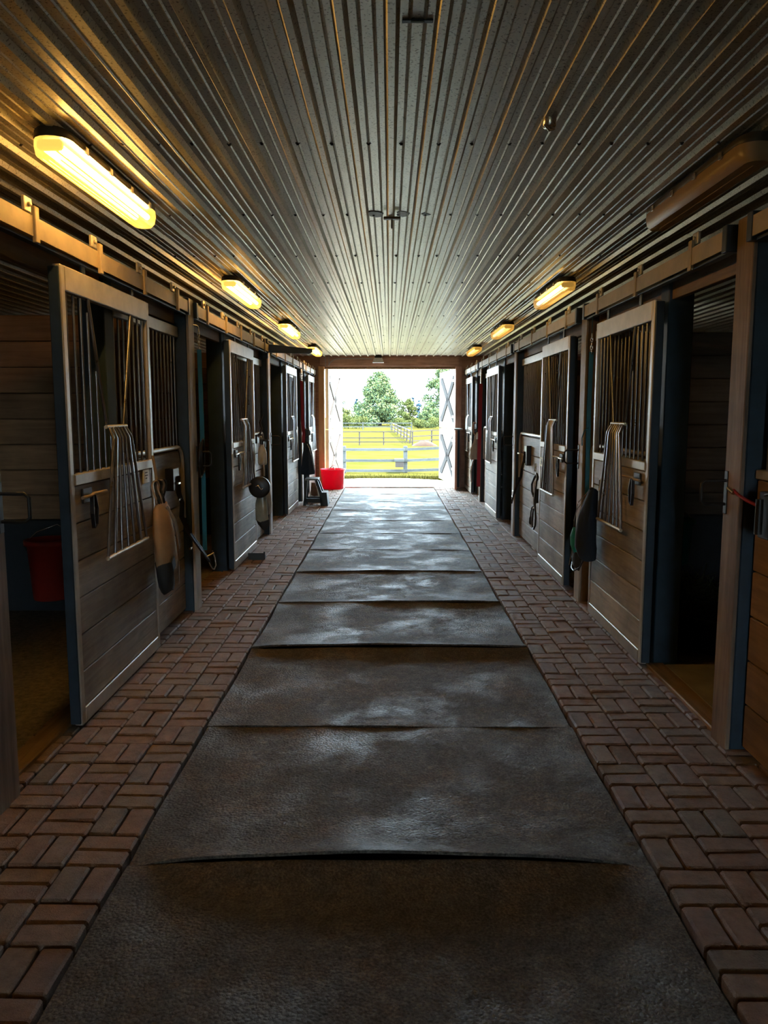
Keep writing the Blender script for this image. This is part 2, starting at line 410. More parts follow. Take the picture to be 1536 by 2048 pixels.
def seen(b): return abs(b[0]) - 0.06 < 0.483*(b[1]+0.2) and abs(b[0]) < (1.62 if b[3] < 0 else 1.66)
vis = [b for b in slots if seen(b)]
single = vis[:300]; chosen = set(single); rest = [b for b in slots if b not in chosen]
def jig(): return (random.gauss(0, 0.011), random.gauss(0, 0.010), random.gauss(0, 0.006))
for x, y, o, s, c in single:
    put(bm_h if o == 'h' else bm_v, 'brick', fl, (x, y, random.gauss(0, 0.0022)), jig())
mb = MB()
for x, y, o, s, c in rest:
    hx, hy = (PW/2, PW/4) if o == 'h' else (PW/4, PW/2)
    z = random.gauss(0, 0.0024); R = Matrix.Rotation(random.gauss(0, 0.008), 3, 'X') @ Matrix.Rotation(random.gauss(0, 0.006), 3, 'Y')
    mb.box(x-hx+ga, x+hx-ga, y-hy+ga, y+hy-ga, z-0.06, z, 0.006, R)
far_bricks = mb.build('brick_paving', 'brick', fl); far_bricks['kind'] = 'stuff'

# rubber mats, laid crosswise one behind another
SEAMS = [1.36, 2.60, 3.83, 5.13, 6.41, 7.69, 8.97, 10.20, 11.43, 12.66, 13.89, 15.12, 16.36]
LIFT = [0.0, 0.056, 0.008, 0.050, 0.032, 0.027, 0.008, 0.009, 0.006, 0.006, 0.005, 0.004]
mat_words = ['nearest rubber mat, running out of the bottom of the picture', 'second rubber mat, its near edge curled up highest of all', 'third rubber mat, its near edge almost flat', 'fourth rubber mat from the camera, near edge curled across its whole width',
 'fifth rubber mat from the camera, shiny with a lifted near edge', 'sixth rubber mat from the camera in the aisle', 'seventh rubber mat from the camera, lying flat', 'eighth rubber mat from the camera in the aisle', 'ninth rubber mat from the camera in the aisle',
 'tenth rubber mat from the camera in the aisle', 'eleventh rubber mat, beside the step stool', 'last rubber mat, at the open barn doors']
for i in range(12):
    y0, y1 = SEAMS[i]+0.003, SEAMS[i+1]-0.003
    nx, ny = 40, 34; a0 = LIFT[i]; a1 = LIFT[i+1]*0.55 if i < 11 else 0.0
    ph = random.uniform(0, 6); vs = []; fs = []
    def top(u, w):
        d0 = w*(y1-y0); d1 = (1-w)*(y1-y0)
        if i == 1: e = max(0.0, math.sin(PI*min(max((u-0.04)/0.93, 0), 1)))**0.45
        else: e = 0.82 + 0.18*math.sin(u*5.1+ph) - 0.25*math.exp(-u/0.06)
        if i == 0: e1 = max(0.0, math.sin(PI*min(max((u-0.04)/0.93, 0), 1)))**0.45
        else: e1 = 0.7 + 0.3*math.sin(u*4.3+ph)
        z = -0.010 + a0*e*math.exp(-(d0/0.115)**1.4) + a1*e1*math.exp(-(d1/0.10)**1.6)
        z += 0.0035*math.sin(w*7+ph)*math.sin(u*6+ph*2) + 0.002*math.sin(u*17+w*9)
        return z
    # denser rows close to the two short edges
    ws = [0.5-0.5*math.cos(PI*j/ny) for j in range(ny+1)]
    for j in range(ny+1):
        for k in range(nx+1):
            u = k/nx; vs.append((-0.915+1.83*u+0.004*math.sin(ws[j]*5+ph), y0+(y1-y0)*ws[j], top(u, ws[j])))
    n0 = len(vs)
    for j in range(ny):
        for k in range(nx): fs.append((j*(nx+1)+k, j*(nx+1)+k+1, (j+1)*(nx+1)+k+1, (j+1)*(nx+1)+k))
    m = MB(); m.add(vs, fs, True)
    bot = [(x, y, z-0.012) for x, y, z in vs]
    m2 = [tuple(reversed(f)) for f in fs]
    m.add(bot, m2, True)
    per = [k for k in range(nx+1)] + [(j+1)*(nx+1)-1 for j in range(1, ny+1)] + [ny*(nx+1)+k for k in range(nx-1, -1, -1)] + [j*(nx+1) for j in range(ny-1, 0, -1)]
    sv = [vs[p] for p in per] + [bot[p] for p in per]; L = len(per)
    m.add(sv, [(q, (q+1) % L, L+(q+1) % L, L+q) for q in range(L)])
    o = m.build('rubber_mat', 'rubber', org=(0, y0, 0), fix=False)
    tag(o, mat_words[i], 'mat', 'rubber mats along the aisle')

# ------------------------------------------------------------------ ceiling of ribbed sheets, added sky-blocking slab and outer walls
ceil = struct('ceiling', (0, 0, CEIL))
PIT = 0.1475; X0 = 0.005
def sheet_profile(x0, n):
    pts = []
    for i in range(n):
        c = x0 + i*PIT
        pts += [(c-0.024, 0), (c-0.011, -0.021), (c+0.011, -0.021), (c+0.024, 0)]
        for q in (0.36, 0.66):
            m_ = c + PIT*q
            pts += [(m_-0.006, 0), (m_, -0.0035), (m_+0.006, 0)]
    pts.append((x0+n*PIT-0.024, 0)); return pts
ypieces = [(BACK, -4.3), (-4.3, 0.4), (0.4, 5.22), (5.22, 10.9), (10.9, END)]
for pi, (ya, yb) in enumerate(ypieces):
    for q in range(-6, 6):
        prof = sheet_profile(X0 + q*6*PIT, 6); nseg = 2
        dz = 0.0015*((pi+q) % 2); m = MB(); vs = []
        for t in range(2):
            for x, z in prof: vs.append((x, (ya if t == 0 else yb+0.04), CEIL+z+dz-(0.002 if t else 0)))
        n = len(prof)
        m.add(vs, [(k, k+1, n+k+1, n+k) for k in range(n-1)])
        m.add([(x, y, z+0.0012) for x, y, z in vs], [(k, n+k, n+k+1, k+1) for k in range(n-1)])
        m.build('ceiling_panel', 'ceiling', ceil, fix=False)
mb = MB()
for r in range(-1, 11):
    y = 3.52 + 1.222*r
    for q in range(-11, 12):
        x = X0 + q*PIT + PIT*(0.36 if q % 2 else 0.30)
        mb.lathe((x+random.uniform(-.004, .004), y+random.uniform(-.006, .006), CEIL-0.009), [(0.0, 0), (0.006, 0.001), (0.007, 0.006), (0.011, 0.007), (0.011, 0.010)], 7)
sc = mb.build('screw_heads', 'black_iron', ceil); sc['kind'] = 'stuff'
skind(MB().box(-OUT-0.3, OUT+0.3, BACK-0.3, END+0.35, CEIL+0.03, CEIL+0.16).build('roof', 'roof'))  # unseen slab added above the sheets to keep sky light out
for s in (-1, 1):
    skind(MB().box(s*OUT, s*(OUT+0.15), BACK, END+0.2, -0.3, CEIL+0.03).build('wall_'+SIDE[s], 'wall_wood'))
    skind(MB().box(s*1.42, s*OUT, END, END+0.14, -0.05, CEIL+0.03).build('wall_front', 'beam_x'))
for s in (-1, 1): skind(MB().box(s*0.72, s*OUT, BACK-0.15, BACK, -0.3, CEIL+0.03).build('wall_back_unseen', 'wall_wood'))  # unseen rear wall; its gap is added and sized for fill daylight
skind(MB().box(-0.72, 0.72, BACK-0.15, BACK, 2.45, CEIL+0.03).build('wall_back_unseen', 'wall_wood'))  # unseen lintel over the added rear daylight gap
# header over the barn doors
skind(MB().box(-1.42, 1.42, END-0.06, END+0.14, 2.47, CEIL+0.02, 0.004).build('trim_1', 'beam_x'))
skind(MB().box(-1.42, 1.42, END-0.02, END+0.16, 2.42, 2.47, 0.004).build('trim_2', 'header_y'))
skind(MB().box(-1.45, -1.33, END-0.10, END+0.12, -0.02, 2.47, 0.006).build('trim_3', 'jamb_sunlit'))
skind(MB().box(1.34, 1.47, END-0.10, END+0.12, -0.02, 2.47, 0.006).build('trim_4', 'jamb'))

# ------------------------------------------------------------------ posts, partitions, stall floors
def handle(mb_, s, X, y, z):   # square U pull standing out into the aisle
    x0 = s*X; x1 = s*(X-0.115)
    mb_.tube([(x0, y, z+0.055), (x1+s*0.018, y, z+0.055), (x1, y, z+0.040), (x1, y, z-0.040), (x1+s*0.018, y, z-0.055), (x0, y, z-0.055)], 0.0075, 8)
    mb_.box(x0-s*0.004, x0+s*0.006, y-0.018, y+0.018, z-0.10, z+0.10, 0.002)
for s in (-1, 1):
    for i, y in enumerate(POSTS[s]):
        X = POSTX[s]
        t = thing('stall_post', f'{ORD[i]} weathered wooden stall post on the {SIDE[s]} side of the aisle', 'post', (s*(X+0.07), y+0.08, 0), f'stall posts on the {SIDE[s]}')
        MB().box(s*(X+0.022), s*(X+0.14), y+0.004, y+0.161, -0.05, 2.42, 0.006).build('timber', 'post' if (s > 0 and i == 1) else 'shaded_post', t)  # dark core stands for the shaded side of the post
        MB().box(s*X, s*(X+0.021), y, y+0.165, -0.05, 2.42, 0.004).build('lit_face', 'post' if i == 0 else 'post_lit', t)  # thin strip added to colour the aisle face as lit
        m = MB(); handle(m, s, X, y+0.14, 1.195); m.build('pull_handle', 'black_iron', t)
    for i, y in enumerate(MIDS[s]):
        X = PANX[s]
        t = tag(MB().box(s*X, s*(X+0.15), y, y+0.14, -0.05, 2.42, 0.005).build('door_jamb', 'shaded_post', org=(s*(X+0.075), y+0.07, 0)),  # jamb coloured dark to carry its shade
                f'{ORD[i]} dark shaded door jamb on the {SIDE[s]}, beside the sliding door', 'post', f'door jambs on the {SIDE[s]}')
# partitions between stalls: planks one by one
def partition(s, y, ztop, name):
    w = struct(name, (s*3.4, y, 0)); xa, xb = POSTX[s]+0.145, OUT-0.005
    MB().box(s*xa, s*xb, y+0.035, y+0.06, -0.05, ztop-0.01).build('backing', 'wall_wood', w)
    n = 8; z0 = 0.72; h = (ztop-z0)/n
    me = MB().box(-(xb-xa)/2, (xb-xa)/2, 0, 0.035, 0.002, h-0.004, 0.004).mesh('plank', 'stall_plank_x' if s < 0 else 'stall_plank_shaded')
    for k in range(n): put(me, 'plank', w, (s*(xa+xb)/2, y+random.uniform(-.003, .003), z0+k*h))
    MB().box(s*xa, s*xb, y-0.005, y+0.034, -0.05, 0.718, 0.003).build('kick_board', 'kick_rubber', w)
    return w
for s in (-1, 1):
    for i in (0, 1, 2, 3):
        if s < 0 and i == 0: continue
        if s > 0 and i == 0: continue
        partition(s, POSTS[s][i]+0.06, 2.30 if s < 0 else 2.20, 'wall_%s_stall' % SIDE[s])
for s in (-1, 1):   # bedding floors
    X = PANX[s]+0.12
    skind(MB().box(s*X, s*OUT, BACK, END, -0.05, -0.012).build('floor_stalls', 'shavings'))

# ------------------------------------------------------------------ fixed stall fronts
BAR = {}
def bar_mesh(h, r=0.0072, mat='bar'):
    k = (round(h, 3), r, mat)
    if k not in BAR: BAR[k] = MB().tube([(0, 0, 0), (0, 0, h)], r, 8).mesh('bar', mat)
    return BAR[k]
def stall_front(s, ya, yb, label, curve=True, pm='stall_plank_y', light=False):
    X = PANX[s]; t = thing('stall_partition', label, 'stall wall', (s*(X+0.02), (ya+yb)/2, 0), f'fixed stall fronts on the {SIDE[s]}')
    zt = 1.30; n = 6; z0 = 0.02; h = (zt-0.03-z0)/n
    ye = yb
    me = MB().box(0, s*0.038, -(ye-ya)/2, (ye-ya)/2, 0.002, h-0.005, 0.004).mesh('plank', pm)
    for k in range(n): put(me, 'plank', t, (s*X, (ya+ye)/2, z0+k*h))
    MB().box(s*(X+0.04), s*(X+0.06), ya, yb, 0, zt-0.01).build('backing', 'wall_wood', t)
    # mid rail that bends down at the far post
    m = MB()
    if curve:
        p = [(s*(X-0.012), ya, zt)] + [(s*(X-0.012), yb-0.16, zt)] + arc(yb-0.16, zt-0.14, 0.14, PI/2, 0, 7, s*(X-0.012)) + [(s*(X-0.012), yb-0.02, 0.75)]
        m.tube(p, 0.016, 10)
    else: m.box(s*(X-0.012), s*(X+0.05), ya, yb, zt-0.03, zt+0.012, 0.004)
    m.build('mid_rail', 'galv', t)
    MB().box(s*(X-0.006), s*(X+0.045), ya, yb, 2.12, 2.20, 0.004).build('top_rail', 'galv', t)
    nb = max(3, int((yb-ya)/0.088)); d = (yb-ya)/nb; me = bar_mesh(2.13-zt)
    for k in range(nb): put(me, 'bar', t, (s*(X+0.02), ya+d*(k+0.5), zt-0.005))
    return t
fixed = {-1: [(4.71, 6.12, 'left stall front behind the nearest door, strap bundle hung on it'), (7.87, 10.07, 'left stall front behind the second door, beside the spray bottle'), (12.05, 13.85, 'left stall front behind the third door, above the step stool'), (15.29, 16.34, 'left stall front at the far end by the red tub')],
         1: [(0.6, 3.54, 'orange-brown planked stall front at the right edge of the picture'), (4.95, 6.45, 'right stall front behind the nearest open door'), (7.85, 9.97, 'right stall front with pale weathered planks and a black strap'), (11.65, 13.77, 'right stall front behind the third door, by the crimson strap'), (15.25, 16.34, 'right stall front at the far end by the barn door')]}
for s in (-1, 1):
    for ya, yb, lab in fixed[s]:
        stall_front(s, ya, yb, lab, yb > 4 and yb < 16, 'door_plank' if not (ya == 0.6) else 'stall_plank_y')
# near left front, mostly out of frame
stall_front(-1, 0.6, 2.92, 'left stall front just outside the picture at the near edge', False)

# ------------------------------------------------------------------ headers and door tracks
hn = 5
for s in (-1, 1):
    seg = [0.6] + [y for y in POSTS[s]] + [END-0.02]
    for i in range(len(seg)-1):
        ya, yb = seg[i] + (0.17 if i else 0), seg[i+1]-0.005
        X = PANX[s]
        skind(MB().box(s*(X+0.02), s*(X+0.06), ya, yb, 2.22, 2.42, 0.003).build('trim_%d' % hn, 'header_y')); hn += 1
        word = ['track over the near stall front', 'nearest', 'second', 'third', 'farthest'][i]
        lab = f'{word} of the sliding door tracks on the {SIDE[s]}' if i else f'sliding door track leaving the picture at the {SIDE[s]} edge'
        T = FACE[s]-0.02
        t = thing('door_track', lab, 'door track', (s*(T+0.03), (ya+yb)/2, 2.2), f'door tracks on the {SIDE[s]}')
        MB().prism([(s*T, 2.30), (s*T, 2.385), (s*(T+0.03), 2.40), (s*(T+0.085), 2.40), (s*(T+0.085), 2.393), (s*(T+0.032), 2.393), (s*(T+0.006), 2.380), (s*(T+0.006), 2.30)], 'Y', ya+0.02, yb-0.02).build('track_cover', 'track', t)
        MB().box(s*(T+0.02), s*(T+0.06), ya+0.03, yb-0.03, 2.285, 2.297, 0.002).build('rail', 'dark_steel_or_shade', t)
        n = max(2, round((yb-ya)/0.82)); me = MB().box(-0.006, 0.012, -0.02, 0.02, -0.075, 0.075, 0.003).mesh('bracket', 'track')
        me2 = MB().box(-0.010, 0.006, -0.035, 0.035, -0.030, 0.030, 0.003).lathe((-0.012*s, 0, 0), [(0.0, -0.006), (0.010, -0.006), (0.010, 0.006), (0.0, 0.006)], 8, 'X').mesh('bracket_tab', 'galv')
        for k in range(n):
            yy = ya + (yb-ya)*(k+0.5)/n
            br = put(me, 'bracket', t, (s*T, yy, 2.35)); put(me2, 'bolt_tab', br, (s*(T+0.03), yy, 2.435))
        for yy in (ya+0.03, yb-0.05):
            MB().box(s*(T-0.004), s*(T+0.09), yy-0.02, yy+0.03, 2.285, 2.405, 0.003).build('end_cap', 'dark_steel_or_shade', t)

# ------------------------------------------------------------------ sliding doors with bars and drop-down yoke grilles
def sliding_door(s, i, ya, yb, label):
    X = FACE[s]; th = 0.040; zt = 2.245 if s < 0 else 2.215; zm = 1.265
    xa, xb = s*X, s*(X+th); ym = (ya+yb)/2
    t = thing('sliding_door', label, 'stall door', (s*(X+th/2), ym, 0.02), f'sliding stall doors on the {SIDE[s]}')
    sw = 0.045
    for y in (ya, yb-sw): MB().box(xa, xb, y, y+sw, 0.02, zt, 0.004).build('stile', 'galv', t)
    # near stile edge, its shade and blue veil put into the colour
    MB().box(s*(X+0.006), s*(X+th+0.016), ya-0.012, ya, 0.03, zt-0.01, 0.003).build('shaded_edge', 'dark_steel_or_shade', t)
    MB().box(xa-s*0.002, xb, ya+sw, yb-sw, zt-0.115, zt, 0.004).build('top_rail', 'galv', t)
    MB().box(xa-s*0.006, xb, ya+sw, yb-sw, zm-0.055, zm, 0.004).build('mid_rail', 'galv', t)
    MB().box(xa-s*0.002, xb, ya+sw, yb-sw, 0.02, 0.10, 0.004).build('bottom_rail', 'galv', t)
    n = 6; z0 = 0.10; h = (zm-0.055-z0)/n
    me = MB().box(s*0.004, s*0.032, -(yb-ya)/2+sw, (yb-ya)/2-sw, 0.0015, h-0.004, 0.004).mesh('plank', 'door_plank')
    for k in range(n): put(me, 'plank', t, (s*X, ym, z0+k*h))
    # V opening
    w = yb-ya; zh = 1.485; zb = zt-0.115
    HW = 0.335 if s < 0 else 0.285; vt0, vt1 = ym-HW, ym+HW; vb0, vb1 = ym-0.135, ym+0.135
    xc = s*(X+th*0.5)
    for a, b in ((vt0, vb0), (vt1, vb1)): MB().tube([(xc-s*0.012, a, zb+0.01), (xc-s*0.012, b, zh)], 0.0095, 8).build('yoke_rod', 'bar', t)
    MB().tube([(xc-s*0.018, vb0-0.03, zh), (xc-s*0.018, vb1+0.03, zh)], 0.0105, 8).build('hinge_rod', 'galv', t)
    nb = 14; d = (w-2*sw)/nb
    for k in range(nb):
        y = ya+sw+d*(k+0.5)
        if y <= vt0 or y >= vt1: top = zb
        elif vb0 <= y <= vb1: top = zh
        else:
            q = (y-vt0)/(vb0-vt0) if y < ym else (vt1-y)/(vt1-vb1); top = zb + (zh-zb)*q
        put(bar_mesh(round(top-zm, 2)+0.005), 'bar', t, (xc, y, zm-0.004))
    for k in (0.22, 0.78):
        y = ya + w*k
        MB().box(s*(X+0.004), s*(X+0.016), y-0.022, y+0.022, zt-0.06, 2.284, 0.002).build('hanger', 'dark_steel_or_shade', t)
    # grille folded down and hanging in front of the planks
    gx = s*(X-0.030); gb = 0.80
    gr = MB().tube([(gx-s*0.012, ym-HW-0.01, gb), (gx-s*0.012, ym+HW+0.01, gb)], 0.012, 8).build('yoke_grille', 'galv', t)
    for k in range(7):
        q = k/6; y0_ = vb0 + (vb1-vb0)*q; y1_ = ym-HW + 2*HW*q
        MB().tube([(s*(X-0.004), y0_, zh-0.004), (gx, y0_+(y1_-y0_)*0.08, zh-0.06), (gx-s*0.010, y1_, gb)], 0.0085, 8).build('grille_bar', 'bar', gr)
    # latch near the camera-side edge
    yl = ya+0.17
    lt = MB().box(s*(X-0.010), s*X, yl-0.05, yl+0.07, 1.115, 1.19, 0.003).build('latch', 'black_iron', t)
    MB().tube([(s*(X-0.02), yl-0.09, 1.148), (s*(X-0.028), yl, 1.150), (s*(X-0.022), yl+0.06, 1.155), (s*(X-0.055), yl+0.15, 1.160)], 0.0085, 8).build('bolt', 'chrome' if i else 'rope_tan', lt)
    MB().strap([(s*(X-0.03), yl+0.01, 1.15), (s*(X-0.034), yl-0.005, 1.06), (s*(X-0.03), yl+0.02, 0.985), (s*(X-0.03), yl+0.055, 1.0), (s*(X-0.034), yl+0.06, 1.08), (s*(X-0.03), yl+0.04, 1.15)], 0.02, 0.004, (1, 0, 0)).build('latch_strap', 'leather', lt)
    return t
dl = {(-1, 0): 'nearest sliding stall door on the left, with a white card and tan bag', (-1, 1): 'second sliding stall door on the left, with a black disc hung on it', (-1, 2): 'third sliding stall door on the left, before the step stool', (-1, 3): 'farthest sliding stall door on the left, beside the red tub',
      (1, 0): 'nearest sliding stall door on the right, with the navy fly mask', (1, 1): 'second sliding stall door on the right, with a yellow tag', (1, 2): 'third sliding stall door on the right, beside the crimson strap', (1, 3): 'farthest sliding stall door on the right, by the barn door'}
for s in (-1, 1):
    for i, (ya, yb) in enumerate(DOORS[s]): sliding_door(s, i, ya, yb, dl[(s, i)])

# thresholds in the door openings
for s, ya, yb, lab in ((-1, 3.10, 4.55, 'timber sill across the nearest left stall doorway'), (1, 3.72, 4.79, 'yellowish timber sill across the nearest right stall doorway')):
    X = 1.60 if s < 0 else 1.59
    tag(MB().box(s*X, s*(X+0.11), ya, yb, -0.05, 0.022, 0.006).build('door_sill', 'sill_y', org=(s*X, ya, 0)), lab, 'sill')
tag(MB().box(1.705, 2.35, 3.72, 4.79, -0.05, 0.012, 0.008).build('concrete_slab', 'concrete', org=(2, 4.2, 0)), 'bare concrete slab just inside the nearest right stall', 'slab')

# ------------------------------------------------------------------ ceiling lamps
def lamp(x, y0, state, label):
    L = 1.26; z = CEIL-0.018; t = thing('ceiling_lamp', label, 'lamp', (x, y0+L/2, z), 'vapour-tight ceiling lamps')
    def stadium(hw, e): return [(hw*math.sin(PI*k/8), e) for k in range(9)]
    m = MB()                                       # grey housing with rounded ends
    ring = lambda hw, z_, ins=0.0: [(x+hw*math.cos(a), (y0+hw+ins if k < 9 else y0+L-hw-ins)+(hw)*math.sin(a), z_) for k, a in [(q, PI+PI*q/8) for q in range(9)] + [(q+9, PI*q/8) for q in range(9)]]
    def loft(m, secs):
        vs = []; n = 18
        for r_ in secs: vs += r_
        fs = [(i*n+k, i*n+(k+1) % n, (i+1)*n+(k+1) % n, (i+1)*n+k) for i in range(len(secs)-1) for k in range(n)]
        m.add(vs, fs, True); m.add(secs[0], [tuple(range(n))]); m.add(secs[-1], [tuple(range(n))])
    loft(m, [ring(0.055, z), ring(0.072, z-0.006), ring(0.078, z-0.034), ring(0.074, z-0.038)])
    m.build('housing', 'lamp_body', t)
    m = MB(); loft(m, [ring(0.075, z-0.0385), ring(0.078, z-0.065), ring(0.068, z-0.100), ring(0.045, z-0.114)])
    tubes = {'bright': [(-0.03, 16, WARM), (0.03, 135, WARM)], 'lit': [(-0.03, 50, WARM), (0.03, 50, WARM)], 'half': [(-0.03, 26, PALE), (0.03, 0.0, PALE)], 'dim': [(-0.03, 6, WARM), (0.03, 2, WARM)], 'off': [(-0.03, 0, PALE), (0.03, 0, PALE)]}[state]
    glow = {'bright': 0.95, 'lit': 0.95, 'half': 0.22, 'dim': 0.33, 'off': 0.0}[state]
    key = 'lens_'+state
    if key not in MT: MT[key] = lens_mat('ribbed_lens_'+state, (1.0, 0.55, 0.10), glow*LAMP, 0.35)
    lens = m.build('lens', key, t)
    m = MB()
    for k in range(5):
        xx = x-0.05+0.025*k; m.box(xx-0.002, xx+0.002, y0+0.07, y0+L-0.07, z-0.116+abs(k-2)*0.004, z-0.111+abs(k-2)*0.004)
    m.build('lens_rib', key, lens)
    for dx, e, c in tubes:
        k2 = 'tube_%s_%g' % (state, e)
        if k2 not in MT: MT[k2] = emit_mat('lamp_'+k2, c, e*LAMP) if e else MT['bottle']
        MB().tube([(x+dx, y0+0.07, z-0.068), (x+dx, y0+L-0.07, z-0.068)], 0.015, 10).build('tube', k2, t)
    for k in range(4):
        yy = y0+0.20+k*0.29
        for q in (-1, 1): MB().box(x+q*0.078, x+q*0.087, yy-0.014, yy+0.014, z-0.052, z-0.022, 0.002).build('clip', 'chrome', t)
    MB().box(x-0.05, x+0.05, y0+0.015, y0+0.05, z-0.085, z-0.045, 0.01).build('end_socket', 'bottle', t)
LX, RX = -1.335, 1.475
lamp(LX, 3.24, 'bright', 'brightest lit ceiling lamp, nearest on the left')
lamp(LX+0.02, 6.68, 'lit', 'second lit ceiling lamp on the left')
lamp(LX+0.03, 9.98, 'lit', 'third lit ceiling lamp on the left')
lamp(LX+0.03, 13.55, 'lit', 'farthest lit ceiling lamp on the left, by the header')
lamp(RX, 3.32, 'off', 'unlit brownish ceiling lamp nearest on the right')
lamp(RX, 6.75, 'half', 'half-lit ceiling lamp, second on the right')
lamp(RX, 10.05, 'dim', 'third ceiling lamp on the right, pale with a dark end')
lamp(RX, 13.55, 'dim', 'farthest ceiling lamp on the right, orange and dim')
lamp(LX, -0.20, 'dim', 'dim ceiling lamp above the camera on the left')
lamp(RX, -0.20, 'off', 'unlit ceiling lamp above the camera on the right')

# ------------------------------------------------------------------ small ceiling fittings
t = thing('ceiling_can', 'small bright metal can fixed between ribs on the right', 'ceiling fitting', (0.605, 3.18, CEIL))
MB().lathe((0.605, 3.18, CEIL-0.055), [(0.0, 0), (0.020, 0), (0.026, 0.006), (0.026, 0.03), (0.030, 0.055)], 14).build('can', 'chrome', t)
MB().tube([(0.585, 3.16, CEIL-0.05), (0.605, 3.18, CEIL-0.062), (0.627, 3.20, CEIL-0.05)], 0.006, 6).build('wire_loop', 'chrome', t)
t = thing('ceiling_junction', 'dark hook plate with stains on the middle rib', 'ceiling fitting', (0.012, 4.72, CEIL-0.02))
MB().box(-0.035, 0.06, 4.70, 4.74, CEIL-0.034, CEIL-0.021, 0.003).build('plate', 'black_iron', t)
MB().tube([(0.012, 4.72, CEIL-0.03), (0.012, 4.72, CEIL-0.06), (0.012, 4.745, CEIL-0.075), (0.012, 4.765, CEIL-0.06)], 0.005, 6).build('hook', 'black_iron', t)
for xa, xb, ya, yb in ((-0.125, -0.035, 4.66, 4.80), (0.04, 0.115, 4.655, 4.79), (0.18, 0.235, 4.69, 4.77)):
    MB().prism([(xa, ya+0.03), (xa+0.02, ya), (xb-0.03, ya+0.01), (xb, ya+0.05), (xb-0.01, yb-0.02), (xb-0.04, yb), (xa+0.01, yb-0.03)], 'Z', CEIL-0.0045, CEIL-0.0015).build('stain', 'lamp_body', t)
t = thing('ceiling_patch', 'crumpled dark patch on the ceiling at the top of the picture', 'ceiling fitting', (0.11, 2.46, CEIL-0.01))
MB().box(0.035, 0.125, 2.445, 2.465, CEIL-0.006, CEIL-0.001, 0.002).build('patch', 'dark_steel_or_shade', t)
MB().box(0.06, 0.10, 2.448, 2.456, CEIL-0.010, CEIL-0.006, 0.0015).build('tape', 'clear_bag', t)

# ------------------------------------------------------------------ things hung on the left side
tag(MB().box(-1.522, -1.514, 4.87, 4.99, 1.125, 1.21, 0.002).build('name_card', 'card', org=(-1.52, 4.93, 1.17)), 'small white card on the nearest left door', 'card')
c = bpy.data.objects['name_card']
for z, a, b in ((1.19, 4.905, 4.955), (1.172, 4.90, 4.96), (1.155, 4.91, 4.945)):
    MB().box(-1.5142, -1.5136, a, b, z-0.003, z+0.003).build('scribble', 'ink', c)

t = thing('feed_bag', 'tan canvas bag with dark mesh foot, hanging by cords on the left', 'bag', (-1.47, 5.14, 0.42))
def sack(secs, n=22):
    """secs: (z, y centre, half width y, x centre, half depth x)"""
    m = MB(); vs = []
    for z, yc, hy, xc, hx in secs:
        for k in range(n):
            a = 2*PI*k/n; w = 1+0.09*math.sin(3*a+z*9)+0.07*math.sin(5*a-z*23)
            vs.append((xc+hx*math.cos(a)*w, yc+hy*math.sin(a)*w, z+0.012*math.sin(2*a+z*5)))
    fs = [(i*n+k, i*n+(k+1) % n, (i+1)*n+(k+1) % n, (i+1)*n+k) for i in range(len(secs)-1) for k in range(n)]
    m.add(vs, fs, True); m.add(vs[:n], [tuple(range(n))]); m.add(vs[-n:], [tuple(range(n))]); return m
sack([(0.97, 5.10, 0.085, -1.475, 0.03), (0.94, 5.09, 0.115, -1.47, 0.045), (0.80, 5.08, 0.125, -1.465, 0.055), (0.70, 5.09, 0.135, -1.46, 0.06), (0.60, 5.10, 0.14, -1.46, 0.06), (0.54, 5.12, 0.13, -1.46, 0.05)]).build('canvas', 'canvas', t)
sack([(0.60, 5.01, 0.06, -1.445, 0.055), (0.52, 5.05, 0.09, -1.45, 0.05), (0.44, 5.10, 0.09, -1.455, 0.045), (0.395, 5.12, 0.07, -1.46, 0.035)]).build('mesh_foot', 'dark_mesh', t)
MB().box(-1.402, -1.394, 5.02, 5.09, 0.55, 0.63, 0.002, Matrix.Rotation(0.5, 3, 'X')).build('patch', 'dark_mesh', t)
MB().tube([(-1.44, 5.10, 0.95), (-1.415, 5.20, 0.83), (-1.42, 5.26, 0.62), (-1.43, 5.30, 0.40)], 0.005, 6).build('drawstring', 'rope_tan', t)
MB().strap([(-1.43, 5.06, 0.96), (-1.40, 5.13, 0.86), (-1.395, 5.20, 0.74), (-1.40, 5.24, 0.66)], 0.030, 0.005, (0.2, 1, 0.3)).build('flap_band', 'towel', t)
t = thing('cord_coil', 'coil of rings and cords from which the tan bag hangs', 'cord', (-1.49, 5.05, 1.05))
for k in range(4):
    yc = 5.02+0.035*k; m = MB()
    m.tube([(-1.485+0.006*k+0.012*math.sin(a*2), yc+0.045*math.cos(a), 1.055+0.075*math.sin(a)) for a in [2*PI*q/18 for q in range(18)]], 0.0065, 6, True).build('ring', 'rope_tan' if k % 2 == 0 else 'dark_mesh', t)
for k in range(3):
    MB().tube([(-1.50, 5.015+0.018*k, 1.29), (-1.49, 5.02+0.018*k, 1.2), (-1.485, 5.03+0.02*k, 1.12)], 0.004, 6).build('cord', 'rope_tan', t)

